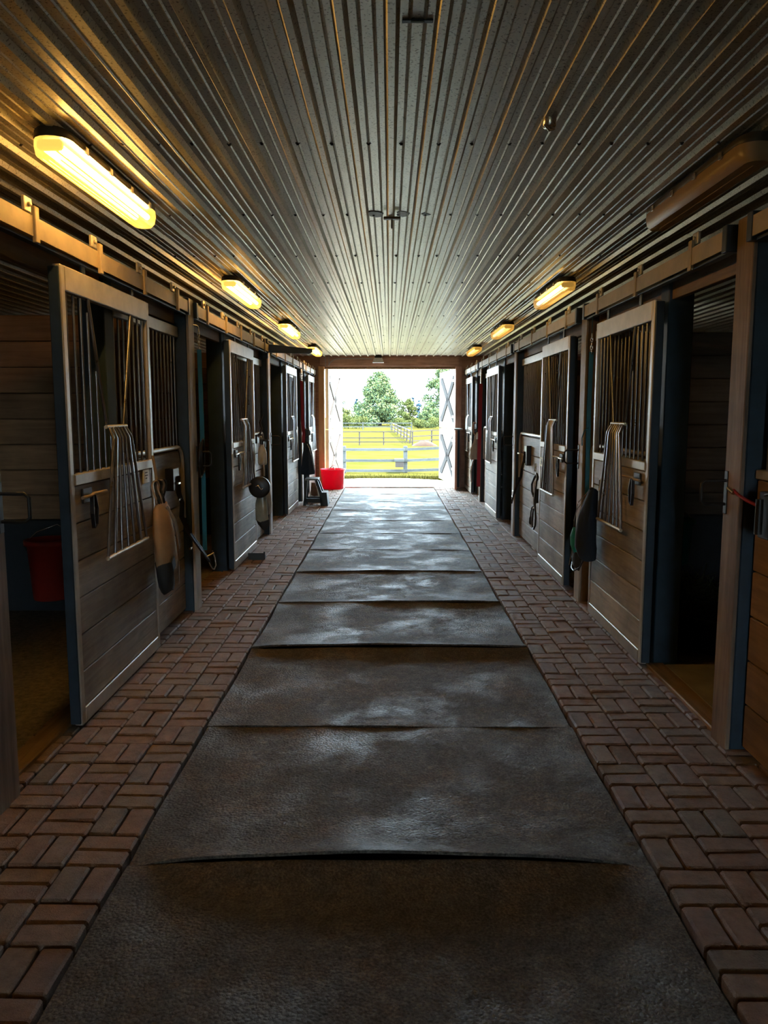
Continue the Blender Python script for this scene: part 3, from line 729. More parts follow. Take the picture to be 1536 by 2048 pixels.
t = thing('strap_bundle', 'long black leather straps hanging from a wall hook at the left post', 'straps', (-1.56, 5.80, 1.1))
MB().box(-1.606, -1.545, 5.66, 5.82, 1.00, 1.16, 0.004).build('hook_plate', 'leather', t)
for k in range(3):
    o_ = 0.028*k
    MB().strap([(-1.545, 5.74+o_, 1.10), (-1.54, 5.74+o_, 0.98), (-1.525, 5.77+o_, 0.90), (-1.53, 5.76+o_, 0.80), (-1.50, 5.86+o_, 0.66), (-1.46, 6.02+o_*0.8, 0.52), (-1.43, 6.17+o_*.4, 0.40), (-1.415, 6.24, 0.335)], 0.020, 0.005, (0.8, 0.6, 0)).build('strap', 'leather', t)
MB().tube([(-1.425, 6.17, 0.385), (-1.41, 6.21, 0.325), (-1.405, 6.26, 0.31), (-1.40, 6.30, 0.335), (-1.405, 6.30, 0.40), (-1.415, 6.26, 0.46)], 0.0055, 6).build('ring', 'chrome', t)
for z, y in ((1.05, 5.75), (0.93, 5.76), (0.52, 6.04)): MB().box(-1.54, -1.525, y-0.03, y+0.03, z-0.008, z+0.008, 0.002).build('buckle', 'chrome', t)
MB().tube([(-1.43, 6.12, 0.44), (-1.39, 6.19, 0.455)], 0.006, 6).build('toggle', 'chrome', t)

t = thing('teal_tie', 'teal webbing tie hanging in the second left doorway', 'strap', (-1.50, 6.37, 0.45))
MB().strap([(-1.50, 6.36, 2.05), (-1.497, 6.37, 1.5), (-1.495, 6.36, 1.0), (-1.497, 6.35, 0.45)], 0.035, 0.008, (1, 0.3, 0)).build('webbing', 'teal_strap', t)
m = MB()
for k in range(5): m.tube([(-1.50+0.009*math.cos(a)*(k % 2), 6.36+0.009*math.cos(a)*((k+1) % 2), 2.20-0.03*k+0.02*math.sin(a)) for a in [2*PI*q/10 for q in range(10)]], 0.0035, 5, True)
m.build('chain', 'chrome', t)
MB().tube([(-1.53, 6.25, 2.23), (-1.505, 6.33, 2.23), (-1.50, 6.36, 2.215)], 0.006, 6).build('screw_eye', 'chrome', t)
m = MB()
for k in range(3): m.tube([(-1.49+0.01*k, 6.27+0.05*math.cos(a), 1.18+0.13*math.sin(a)+0.02*k) for a in [2*PI*q/16 for q in range(16)]], 0.006, 6, True)
tag(m.build('halter', 'leather', org=(-1.5, 6.27, 1.2)), 'dark halter loops hanging at the second left post', 'halter')

# left, second door
t = thing('spray_bottle', 'milky spray bottle with black trigger hung on the second left door', 'bottle', (-1.46, 9.10, 0.98))
MB().lathe((-1.455, 9.10, 0.96), [(0.0, 0), (0.045, 0), (0.052, 0.02), (0.050, 0.14), (0.035, 0.19), (0.018, 0.215), (0.018, 0.23)], 16).build('bottle', 'bottle', t)
MB().box(-1.475, -1.435, 9.07, 9.13, 1.19, 1.25, 0.008).box(-1.45, -1.38, 9.085, 9.115, 1.225, 1.25, 0.006).box(-1.425, -1.415, 9.09, 9.11, 1.16, 1.225, 0.003).build('trigger_head', 'black_plastic', t)
MB().tube([(-1.505, 9.10, 1.27), (-1.48, 9.10, 1.29), (-1.455, 9.10, 1.27), (-1.455, 9.10, 1.25)], 0.005, 6).build('hanging_hook', 'chrome', t)
t = thing('coat_hook', 'curved black hook above the spray bottle', 'hook', (-1.5, 9.20, 1.3))
MB().tube([(-1.53, 9.18, 1.28), (-1.49, 9.18, 1.31), (-1.47, 9.18, 1.37), (-1.49, 9.19, 1.44), (-1.465, 9.20, 1.50), (-1.45, 9.21, 1.53)], [0.014, 0.013, 0.011, 0.010, 0.008, 0.006], 8).build('hook', 'black_iron', t)
MB().box(-1.545, -1.515, 9.13, 9.24, 1.20, 1.30, 0.004).build('plate', 'black_iron', t)
t = thing('black_disc', 'round black disc with a metal clip hung below the left grille', 'disc', (-1.40, 8.40, 0.75))
MB().lathe((-1.385, 8.40, 0.765), [(0.0, 0.0), (0.095, 0.0), (0.115, 0.012), (0.115, 0.045), (0.10, 0.052), (0.0, 0.052)], 28, 'Y').build('disc', 'black_plastic', t)
MB().tube([(-1.42, 8.395, 0.775), (-1.39, 8.39, 0.785), (-1.38, 8.39, 0.765), (-1.36, 8.39, 0.74), (-1.345, 8.395, 0.755)], 0.006, 6).build('clip', 'chrome', t)
MB().tube([(-1.49, 8.42, 0.815), (-1.46, 8.425, 0.80), (-1.40, 8.425, 0.79)], 0.006, 6).build('hanger', 'black_iron', t)
t = thing('clear_bag', 'greenish clear bag with a dark bottom hanging below the black disc', 'bag', (-1.45, 8.68, 0.32))
sack([(0.66, 8.47, 0.03, -1.37, 0.05), (0.57, 8.47, 0.04, -1.37, 0.062), (0.47, 8.47, 0.045, -1.37, 0.065), (0.40, 8.47, 0.045, -1.365, 0.065)]).build('film', 'clear_bag', t)
sack([(0.405, 8.47, 0.047, -1.36, 0.067), (0.35, 8.47, 0.045, -1.35, 0.06), (0.31, 8.47, 0.03, -1.345, 0.03)]).build('bottom', 'black_plastic', t)
tag(sack([(0.74, 8.60, 0.02, -1.34, 0.03), (0.66, 8.60, 0.03, -1.33, 0.04), (0.55, 8.60, 0.03, -1.32, 0.04), (0.46, 8.60, 0.03, -1.32, 0.03)]).build('rag', 'towel', org=(-1.33, 8.6, 0.6)), 'grey-beige rag hanging beside the clear bag', 'cloth')
MB().tube([(-1.50, 8.62, 0.80), (-1.40, 8.61, 0.78), (-1.34, 8.60, 0.735)], 0.006, 6).build('hanging_loop', 'leather', bpy.data.objects['rag'])
t = thing('door_stop', 'black wedge-shaped door stop on the pavers by the second left door', 'door stop', (-1.41, 8.36, 0))
MB().prism([(8.30, 0.0), (8.30, 0.075), (8.36, 0.06), (8.46, 0.012), (8.46, 0.0)], 'X', -1.50, -1.33).build('wedge', 'black_plastic', t)
MB().prism([(8.292, 0.0), (8.292, 0.09), (8.302, 0.09), (8.302, 0.0)], 'X', -1.335, -1.318).build('lip', 'black_plastic', t)

# swing arm
t = thing('swing_arm', 'dark horizontal arm standing out from the third left post', 'bracket', (-1.50, 10.1, 2.33))
MB().prism([(-1.56, 2.29), (-0.99, 2.275), (-0.96, 2.30), (-0.96, 2.335), (-1.56, 2.40)], 'Y', 10.04, 10.08).build('arm', 'dark_steel_or_shade', t)
MB().box(-1.58, -1.51, 10.02, 10.078, 2.22, 2.46, 0.006).build('bracket', 'dark_steel_or_shade', t)
# third stall, left
t = thing('red_tie', 'crimson webbing tie hanging by the fourth left post', 'strap', (-1.48, 13.62, 1.0))
MB().strap([(-1.49, 13.60, 2.08), (-1.485, 13.61, 1.7), (-1.48, 13.60, 1.4), (-1.465, 13.63, 1.2), (-1.47, 13.62, 1.03)], 0.05, 0.012, (1, 0.3, 0)).build('webbing', 'red_strap', t)
m = MB()
for k in range(4): m.tube([(-1.49+0.02*math.cos(a), 13.60, 2.20-0.04*k+0.026*math.sin(a)) for a in [2*PI*q/10 for q in range(10)]], 0.005, 5, True)
m.build('chain', 'chrome', t)
t = thing('dark_cover', 'dark pleated cover flaring out below the crimson tie', 'cover', (-1.43, 13.45, 0.5))
m = MB(); n = 20; secs = [(1.06, 0.02), (0.98, 0.07), (0.85, 0.105), (0.70, 0.13), (0.56, 0.155), (0.50, 0.15)]
vs = [(-1.40+r_*math.cos(2*PI*k/n)*(1+0.12*math.cos(5*2*PI*k/n))*0.75, 13.55+r_*math.sin(2*PI*k/n)*(1+0.12*math.cos(5*2*PI*k/n)), z_) for z_, r_ in secs for k in range(n)]
m.add(vs, [(i*n+k, i*n+(k+1) % n, (i+1)*n+(k+1) % n, (i+1)*n+k) for i in range(len(secs)-1) for k in range(n)], True); m.add(vs[-n:], [tuple(range(n))]); m.add(vs[:n], [tuple(range(n))])
m.build('cloth', 'navy_cloth', t)
MB().tube([(-1.39, 13.43, 1.02), (-1.35, 13.41, 0.95), (-1.31, 13.40, 0.80), (-1.27, 13.39, 0.58)], 0.004, 6).build('cord', 'chrome', t)
# step stool
t = thing('step_stool', 'dark grey two-step plastic stool on the pavers at the left', 'step stool', (-1.25, 13.3, 0))
for y in (13.16, 13.44):
    m = MB()
    m.prism([(-1.405, 0.44), (-1.44, 0.0), (-1.395, 0.0), (-1.365, 0.40), (-1.36, 0.44)], 'Y', y, y+0.04)
    m.prism([(-1.245, 0.44), (-1.20, 0.44), (-1.115, 0.20), (-1.10, 0.0), (-1.15, 0.0), (-1.165, 0.19)], 'Y', y, y+0.04)
    m.box(-1.41, -1.13, y, y+0.04, 0.055, 0.125)
    m.build('side_frame', 'stool_plastic', t)
MB().box(-1.41, -1.185, 13.15, 13.49, 0.425, 0.455, 0.008).build('top_step', 'stool_tread', t)
MB().prism([(-1.17, 0.225), (-1.045, 0.225), (-1.025, 0.0), (-1.10, 0.0), (-1.12, 0.10)], 'Y', 13.15, 13.49).build('lower_step', 'stool_plastic', t)
t = thing('cloth_bundle', 'crumpled white and brown bundle on the floor behind the stool', 'bundle', (-1.29, 13.75, 0))
sack([(0.0, 13.75, 0.10, -1.29, 0.11), (0.10, 13.75, 0.12, -1.28, 0.12), (0.20, 13.74, 0.08, -1.29, 0.08), (0.27, 13.74, 0.03, -1.30, 0.04)]).build('white_cloth', 'pale_bundle', t)
sack([(0.12, 13.67, 0.05, -1.30, 0.06), (0.24, 13.68, 0.06, -1.31, 0.05), (0.33, 13.70, 0.03, -1.32, 0.03)]).build('brown_cloth', 'brown_bundle', t)
# red tub
t = thing('red_tub', 'bright red plastic tub with rope handles at the barn opening', 'tub', (-1.15, 16.12, 0))
MB().lathe((-1.15, 16.12, 0.0), [(0.0, 0.0), (0.20, 0.0), (0.212, 0.012), (0.245, 0.38), (0.262, 0.385), (0.262, 0.405), (0.240, 0.405), (0.203, 0.02), (0.0, 0.018)], 32).build('shell', 'red_plastic', t)
for q in (-1, 1): MB().tube([(-1.15+0.06*k_, 15.875 if q < 0 else 16.365, 0.39+0.075*math.sqrt(max(0, 1-(k_)**2))) for k_ in [-1, -.7, -.3, 0, .3, .7, 1]], 0.009, 6).build('rope_handle', 'pale_bundle', t)

# red bucket inside the nearest left stall
def bucket(name, label, x, y, z, h, r, mat):
    t = thing(name, label, 'bucket', (x, y, z))
    MB().lathe((x, y, z), [(0.0, 0.0), (r*0.78, 0.0), (r*0.8, 0.012), (r*0.97, h-0.04), (r*1.1, h-0.038), (r*1.1, h), (r*0.98, h), (r*0.78, 0.02), (0.0, 0.02)], 28).build('shell', mat, t)
    MB().tube([(x-r*1.05, y, z+h-0.02), (x-r*0.8, y+r*0.55, z+h+0.04), (x, y+r*0.98, z+h+0.09), (x+r*0.8, y+r*0.55, z+h+0.04), (x+r*1.05, y, z+h-0.02)], 0.004, 6).build('bail', 'chrome', t)
bucket('red_bucket', 'dull red bucket hanging on the partition of the nearest left stall', -2.60, 5.98, 0.14, 0.46, 0.165, 'bucket_red')
bucket('teal_bucket', 'teal bucket hanging in the shade of the nearest right stall', 2.27, 6.31, 0.36, 0.36, 0.155, 'bucket_teal')

# ------------------------------------------------------------------ things on the right side
t = thing('latch_bolt', 'black bolt latch with a red cord at the right edge', 'latch', (1.60, 3.36, 1.1))
MB().box(1.585, 1.641, 3.30, 3.40, 1.03, 1.23, 0.004).build('plate', 'black_iron', t)
MB().tube([(1.565, 3.35, 1.05), (1.565, 3.35, 1.20)], 0.016, 10).build('barrel', 'black_iron', t)
MB().tube([(1.575, 3.36, 1.165), (1.55, 3.44, 1.185), (1.552, 3.53, 1.20), (1.552, 3.58, 1.215)], 0.008, 6).build('cord', 'red_strap', t)
MB().tube([(1.545, 3.56, 1.205), (1.540, 3.61, 1.222)], 0.010, 8).build('snap', 'chrome', t)
MB().tube([(1.575, 3.33, 1.22), (1.57, 3.25, 1.235), (1.575, 3.22, 1.20)], 0.006, 6).build('lever', 'black_iron', t)

t = thing('blue_tie', 'blue-teal webbing tie hanging beside the nearest right door', 'strap', (1.54, 6.25, 0.9))
MB().strap([(1.55, 6.22, 2.02), (1.548, 6.23, 1.6), (1.548, 6.22, 1.25), (1.545, 6.20, 0.92)], 0.034, 0.008, (1, -0.3, 0)).build('webbing', 'teal_strap', t)
m = MB()
for k in range(5): m.tube([(1.55+0.010*math.cos(a)*(k % 2), 6.22+0.010*math.cos(a)*((k+1) % 2), 2.14-0.03*k+0.02*math.sin(a)) for a in [2*PI*q/10 for q in range(10)]], 0.0035, 5, True)
m.build('chain', 'chrome', t)
MB().tube([(1.55, 6.22, 2.14), (1.55, 6.22, 2.35)], 0.003, 6).build('cord', 'teal_strap', t)
MB().tube([(1.54, 6.20, 1.44), (1.52, 6.24, 1.42), (1.51, 6.27, 1.36), (1.515, 6.28, 1.30)], 0.004, 6).build('tail', 'teal_strap', t)

t = thing('fly_mask', 'navy fly mask with a teal panel and wire rim hung on the right door', 'fly mask', (1.48, 5.92, 0.4))
sack([(1.00, 5.80, 0.055, 1.49, 0.03), (0.92, 5.80, 0.065, 1.475, 0.045), (0.80, 5.82, 0.11, 1.465, 0.06), (0.68, 5.84, 0.135, 1.46, 0.07), (0.56, 5.83, 0.125, 1.46, 0.07), (0.49, 5.80, 0.10, 1.465, 0.06)]).build('cloth', 'navy_cloth', t)
sack([(0.68, 5.98, 0.05, 1.425, 0.03), (0.62, 6.00, 0.075, 1.42, 0.035), (0.55, 5.98, 0.08, 1.42, 0.035), (0.51, 5.98, 0.05, 1.425, 0.03)]).build('teal_panel', 'teal_cloth', t)
sack([(0.52, 5.98, 0.085, 1.43, 0.03), (0.44, 6.0, 0.10, 1.43, 0.03), (0.385, 6.0, 0.10, 1.43, 0.02)]).build('mesh_panel', 'dark_mesh', t)
MB().tube([(1.43, 6.12, 0.40), (1.40, 6.02, 0.375), (1.39, 5.90, 0.375), (1.41, 5.80, 0.42), (1.43, 5.76, 0.49)], 0.006, 6).build('rim', 'leather', t)
MB().tube([(1.47, 5.86, 0.98), (1.43, 6.0, 0.88), (1.42, 6.06, 0.74), (1.42, 6.07, 0.60), (1.415, 6.10, 0.48), (1.41, 6.15, 0.37)], 0.0028, 6).build('piping', 'chrome', t)
MB().tube([(1.455, 5.85, 0.93), (1.42, 5.97, 0.84), (1.40, 6.0, 0.74)], 0.0025, 6).build('piping', 'chrome', t)
t = thing('snap_hook', 'bright snap hook above the navy fly mask', 'hook', (1.53, 5.74, 1.05))
m = MB(); m.tube([(1.525, 5.74+0.018*math.cos(a), 1.035+0.045*math.sin(a)) for a in [2*PI*q/14 for q in range(14)]], 0.006, 6, True); m.build('loop', 'chrome', t)
MB().box(1.532, 1.545, 5.72, 5.76, 1.06, 1.12, 0.003).build('plate', 'galv', t)

# second right door and front
t = tag(MB().box(1.534, 1.549, 7.95, 8.14, 1.015, 1.105, 0.002).build('number_tag', 'yellow_tag', org=(1.54, 8.045, 1.06)), 'small pale yellow tag reading 34 on the second right door', 'tag')
cu = bpy.data.curves.new('lettering', 'FONT'); cu.body = '34'; cu.size = 0.085; cu.extrude = 0.0006; cu.align_x = 'CENTER'; cu.align_y = 'CENTER'
cu.materials.append(MT['ink']); tmp = bpy.data.objects.new('lettering_curve', cu); COL.objects.link(tmp); bpy.context.view_layer.update()
lme = bpy.data.meshes.new_from_object(tmp.evaluated_get(bpy.context.evaluated_depsgraph_get())); bpy.data.objects.remove(tmp)
lo = bpy.data.objects.new('lettering', lme); COL.objects.link(lo); lo.parent = t
lo.location = (-0.0066, 0.0, 0.0); lo.rotation_euler = (PI/2, 0, -PI/2)
t = thing('black_halter', 'black halter with a long rope loop hung on the second right door', 'halter', (1.50, 8.05, 0.9))
m = MB(); m.tube([(1.50, 8.10+0.05*math.cos(a), 0.90+0.035*math.sin(a)) for a in [2*PI*q/14 for q in range(14)]], 0.013, 7, True); m.build('knot', 'leather', t)
MB().tube([(1.50, 8.07, 0.90), (1.485, 8.05, 0.78), (1.48, 8.06, 0.66), (1.475, 8.0, 0.58), (1.47, 7.93, 0.50), (1.465, 7.92, 0.43), (1.46, 7.97, 0.385), (1.46, 8.04, 0.385), (1.465, 8.10, 0.43), (1.47, 8.10, 0.52), (1.475, 8.09, 0.58)], 0.010, 7).build('rope_loop', 'leather', t)
for k in range(3): MB().strap([(1.498, 8.06+0.04*k, 0.89), (1.485, 8.04+0.035*k, 0.80), (1.48, 8.05+0.03*k, 0.70), (1.475, 8.06+0.012*k, 0.62)], 0.022, 0.006, (0.5, 0.8, 0)).build('strap', 'leather' if k != 1 else 'bottle', t)
MB().tube([(1.49, 8.15, 0.90), (1.475, 8.22, 0.82), (1.475, 8.20, 0.74), (1.48, 8.13, 0.70)], 0.011, 7).build('cheek_band', 'leather', t)
MB().lathe((1.49, 8.11, 1.0), [(0.012, -0.04), (0.010, 0.04)], 8).build('snap', 'chrome', t)
t = thing('plug_cord', 'short black cord with a plug hanging left of the black halter', 'cord', (1.56, 8.5, 0.45))
MB().box(1.545, 1.641, 8.38, 8.42, 0.60, 0.75, 0.008, Matrix.Rotation(-0.3, 3, 'X')).build('grip', 'black_plastic', t)
MB().tube([(1.565, 8.42, 0.61), (1.56, 8.49, 0.57), (1.555, 8.62, 0.53), (1.555, 8.68, 0.47), (1.555, 8.69, 0.41)], 0.008, 7).build('cord', 'black_plastic', t)
MB().lathe((1.555, 8.69, 0.33), [(0.012, 0.0), (0.019, 0.02), (0.017, 0.07), (0.009, 0.09)], 10).build('plug', 'black_plastic', t)
for k in (-1, 1): MB().box(1.552, 1.556, 8.69+k*0.008-0.002, 8.69+k*0.008+0.002, 0.30, 0.33).build('prong', 'chrome', t)
t = thing('buckled_strap', 'black leather strap with buckles hung beside the third right post', 'straps', (1.58, 9.2, 1.0))
MB().box(1.585, 1.641, 9.22, 9.36, 0.94, 1.17, 0.004).build('hook_plate', 'leather', t)
for k in range(3):
    MB().strap([(1.585, 9.30+0.02*k, 1.10), (1.575, 9.32+0.02*k, 0.98), (1.555, 9.30+0.03*k, 0.90), (1.555, 9.36+0.03*k, 0.80), (1.53, 9.52+0.03*k, 0.66), (1.51, 9.66, 0.54), (1.505, 9.74, 0.44)], 0.022, 0.006, (0.7, -0.7, 0)).build('strap', 'leather', t)
for y, z in ((9.66, 0.60), (9.70, 0.53), (9.30, 1.08)): MB().box(1.50, 1.515, y-0.03, y+0.03, z-0.008, z+0.008, 0.002).build('buckle', 'chrome', t)
# third right post: crimson strap, pale bag
t = thing('crimson_strap', 'long crimson strap hanging at the fourth right post', 'strap', (1.52, 13.45, 0.3))
MB().strap([(1.52, 13.40, 2.02), (1.515, 13.42, 1.5), (1.51, 13.42, 1.0), (1.505, 13.42, 0.30)], 0.06, 0.012, (1, -0.2, 0)).build('webbing', 'red_strap', t)
MB().tube([(1.52, 13.40, 2.02), (1.52, 13.40, 2.2)], 0.008, 6).build('snap', 'chrome', t)
MB().tube([(1.505, 13.42, 0.30), (1.505, 13.42, 0.15)], 0.010, 6).build('tassel', 'rope_tan', t)
MB().tube([(1.52, 13.40, 2.2), (1.55, 13.6, 2.22), (1.60, 13.80, 2.22)], 0.006, 6).build('screw_eye', 'chrome', t)
t = thing('pale_bag', 'pale tan nosebag hanging from a loop at the fourth right post', 'bag', (1.46, 13.50, 0.9))
sack([(1.16, 13.5, 0.03, 1.465, 0.025), (1.05, 13.5, 0.045, 1.455, 0.04), (0.95, 13.5, 0.09, 1.44, 0.075), (0.83, 13.5, 0.10, 1.435, 0.085), (0.76, 13.5, 0.09, 1.44, 0.07)]).build('bag', 'towel', t)
MB().tube([(1.47, 13.5, 1.14), (1.425, 13.52, 1.20), (1.415, 13.55, 1.32), (1.43, 13.6, 1.38), (1.47, 13.6, 1.36)], 0.013, 7).build('loop', 'rope_tan', t)
MB().tube([(1.43, 13.5, 0.78), (1.40, 13.52, 0.66), (1.385, 13.55, 0.55), (1.39, 13.55, 0.42), (1.40, 13.55, 0.36)], 0.012, 7).build('tail', 'chrome', t)
MB().box(1.455, 1.485, 13.40, 13.43, 1.10, 1.22, 0.004).build('label', 'card', t)

# hay and a black tub inside the nearest right stall
mb = MB()
for k in range(2600):
    q = random.random(); x = random.uniform(1.95, 3.3); y = random.uniform(5.75, 6.27)
    hmax = 0.06 + 0.22*math.exp(-((x-2.1)/0.55)**2)*math.exp(-((y-6.2)/0.6)**2) + 0.05*random.random()
    z = random.uniform(0.0, hmax); a = random.uniform(0, 2*PI); L = random.uniform(0.08, 0.22); up = random.gauss(0, 0.06)
    d = Vector((math.cos(a)*L, math.sin(a)*L, up)); w = Vector((-math.sin(a), math.cos(a), 0.3))*0.0035
    p = Vector((x, y, z+0.01)); e = p+d; e.z = max(e.z, 0.0)
    mb.add([p-w, p+w, e+w, e-w], [(0, 1, 2, 3)])
hay = mb.build('hay', 'hay', fix=False); tag(hay, 'loose green hay strewn in the nearest right stall', 'hay', kind='stuff')
t = thing('feed_pan', 'low black rubber feed pan among the hay in the right stall', 'pan', (2.25, 5.35, 0))
MB().lathe((2.22, 5.25, -0.012), [(0.0, 0.0), (0.24, 0.0), (0.27, 0.02), (0.30, 0.22), (0.315, 0.225), (0.315, 0.24), (0.285, 0.24), (0.25, 0.03), (0.0, 0.025)], 28).build('shell', 'kick_rubber', t)
for q in (-1, 1): MB().tube([(2.22+q*0.30, 5.25-0.06, 0.20), (2.22+q*0.35, 5.25-0.05, 0.24), (2.22+q*0.36, 5.25, 0.25), (2.22+q*0.35, 5.25+0.05, 0.24), (2.22+q*0.30, 5.25+0.06, 0.20)], 0.010, 6).build('grip', 'kick_rubber', t)

# ------------------------------------------------------------------ barn end: flood light, cable, barn doors
t = thing('flood_light', 'small box flood light on the middle of the header beam', 'lamp', (-0.23, 16.36, 2.6))
MB().box(-0.30, -0.16, 16.28, 16.39, 2.60, 2.68, 0.006).build('bracket', 'black_iron', t)
MB().prism([(-0.34, 2.55), (-0.12, 2.55), (-0.15, 2.63), (-0.31, 2.63)], 'Y', 16.22, 16.385).build('reflector', 'galv', t)
MB().box(-0.345, -0.115, 16.215, 16.385, 2.535, 2.552, 0.003).build('glass_frame', 'bottle', t)
tag(MB().tube([(-0.34, 16.37, 2.62), (-0.8, 16.375, 2.625), (-1.08, 16.375, 2.62), (-1.18, 16.375, 2.57), (-1.25, 16.375, 2.48)], 0.008, 6).build('cable', 'white_paint', org=(-0.8, 16.37, 2.6)), 'pale cable running along the header to the flood light', 'cable')
for x, nm in ((-1.30, 'first'), (-1.23, 'second')):
    tag(MB().tube([(x, 16.36, 2.47), (x, 16.36, 2.68)], 0.006, 6).build('hanging_wire', 'white_paint', org=(x, 16.36, 2.5)), f'{nm} short wire above the left barn door, counted from the left', 'wire')

def barn_door(s, hinge, tip, label, zsplit=1.19):
    H_, T_ = Vector((*hinge, 0)), Vector((*tip, 0)); d = (T_-H_); w = d.length; d.normalize()
    nrm = Vector((d.y, -d.x, 0)) * (1 if s < 0 else -1)       # towards the middle of the opening
    ang = math.atan2(d.y, d.x)
    t = thing('barn_door', label, 'barn door', (H_.x, H_.y, 0), 'open barn doors')
    def slab(mb_, u0, u1, z0, z1, n0, n1):
        vs = []
        for n_ in (n0, n1):
            for u, z in ((u0, z0), (u1, z0), (u1, z1), (u0, z1)): vs.append(H_ + d*u + nrm*n_ + Vector((0, 0, z)))
        return mb_.add(vs, [(0,1,2,3), (4,5,6,7), (0,1,5,4), (1,2,6,5), (2,3,7,6), (3,0,4,7)])
    def diag(mb_, u0, z0, u1, z1, hw, n0, n1):
        e = Vector((u1-u0, z1-z0)); e.normalize(); q = Vector((-e.y, e.x))*hw; vs = []
        for n_ in (n0, n1):
            for u, z in ((u0-q.x, z0-q.y), (u1-q.x, z1-q.y), (u1+q.x, z1+q.y), (u0+q.x, z0+q.y)): vs.append(H_ + d*u + nrm*n_ + Vector((0, 0, z)))
        return mb_.add(vs, [(0,1,2,3), (4,5,6,7), (0,1,5,4), (1,2,6,5), (2,3,7,6), (3,0,4,7)])
    for nm, z0, z1 in (('upper_leaf', zsplit+0.01, 2.43), ('lower_leaf', 0.03, zsplit-0.01)):
        lf = slab(MB(), 0, w, z0, z1, -0.02, 0.02).build(nm, 'white_paint', t)
        fr = MB()
        for a in ((0, 0.12, z0, z1), (w-0.12, w, z0, z1), (0.12, w-0.12, z0, z0+0.13), (0.12, w-0.12, z1-0.13, z1)): slab(fr, a[0], a[1], a[2], a[3], 0.02, 0.045)
        fr.build('leaf_frame', 'white_paint', lf)
        for p in ((0.12, z0+0.13, w-0.12, z1-0.13), (w-0.12, z0+0.13, 0.12, z1-0.13)):
            diag(MB(), *p, 0.080, 0.02, 0.040).build('brace', 'brown_trim', lf)
    hg = MB()
    for z in (0.35, 0.95, 1.45, 2.2): slab(hg, -0.02, 0.30, z-0.025, z+0.025, 0.045, 0.052)
    hg.build('strap_hinge', 'galv', t)
    return t
barn_door(-1, (-1.31, 16.62), (-1.13, 18.45), 'white cross-braced barn door swung open on the left')
barn_door(1, (1.40, 16.62), (1.19, 18.40), 'white cross-braced barn door swung open on the right')
t = thing('half_door', 'brown edged half door folded against the right jamb', 'door', (1.36, 16.3, 0))
MB().box(1.29, 1.335, 15.70, 16.34, 0.02, 1.20, 0.005).build('leaf', 'jamb', t)
MB().box(1.335, 1.43, 16.25, 16.34, 0.02, 1.20, 0.005).build('return_board', 'shaded_post', t)
MB().box(1.27, 1.44, 15.70, 16.345, 1.20, 1.225, 0.004).build('ledge', 'white_paint', t)

# ------------------------------------------------------------------ outside
def ground_z(y): return 0.0 if y < 18.6 else (-0.95*min(1.0, (y-18.6)/12.0))
mb = MB(); vs = []; fs = []
ys = [-160, -60, -30, -18, -12, BACK-0.1]
NB = len(ys)
ys += [16.6, 17.5, 18.6] + [18.6+0.8*k for k in range(1, 24)] + [40, 50, 60, 75, 90, 120, 160, 220, 320]
xs = [-160, -80, -40, -20, -12, -8, -6, -4, -3, -2, -1, 0, 1, 2, 3, 4, 6, 8, 12, 20, 40, 80, 160]
for y in ys:
    for x in xs: vs.append((x, y, ground_z(y)-0.03 + (random.uniform(-0.03, 0.03) if y > 19.5 else 0)))
nx = len(xs)
for j in range(len(ys)-1):
    if j == NB-1: continue
    for k in range(nx-1): fs.append((j*nx+k, j*nx+k+1, (j+1)*nx+k+1, (j+1)*nx+k))
mb.add(vs, fs, True); skind(mb.build('ground', 'grass'))
mb = MB()
poly = [(-1.9, 16.6), (1.9, 16.6), (1.6, 17.6), (1.1, 18.3), (0.3, 18.75), (-0.6, 18.75), (-1.4, 18.4), (-1.9, 17.6)]
skind(MB().box(-1.9, 1.9, BACK-2.6, BACK-0.1, -0.05, -0.008).build('floor_apron', 'apron'))  # unseen rear apron added to bounce daylight inside
ap = mb.prism(poly, 'Z', -0.05, -0.008).build('floor_apron', 'apron'); skind(ap)
mb = MB()
for k in range(14000):
    y = 18.0 + 14*random.random()**1.7; x = random.uniform(-3.5, 3.5)*(1+(y-18)/25)
    if y < 18.75 + 0.25*math.sin(x*3) - 0.35*abs(x) : 
        if abs(x) < 1.6: continue
    a = random.uniform(0, PI); h = random.uniform(0.04, 0.11); w = 0.009
    z = ground_z(y)-0.03; dx, dy = math.cos(a)*w, math.sin(a)*w
    mb.add([(x-dx, y-dy, z), (x+dx, y+dy, z), (x+random.gauss(0, .03), y+random.gauss(0, .03), z+h)], [(0, 1, 2)])
tag(mb.build('grass_blades', 'grass', fix=False), 'sunlit yellow-green grass outside the barn doors', 'grass', kind='stuff')

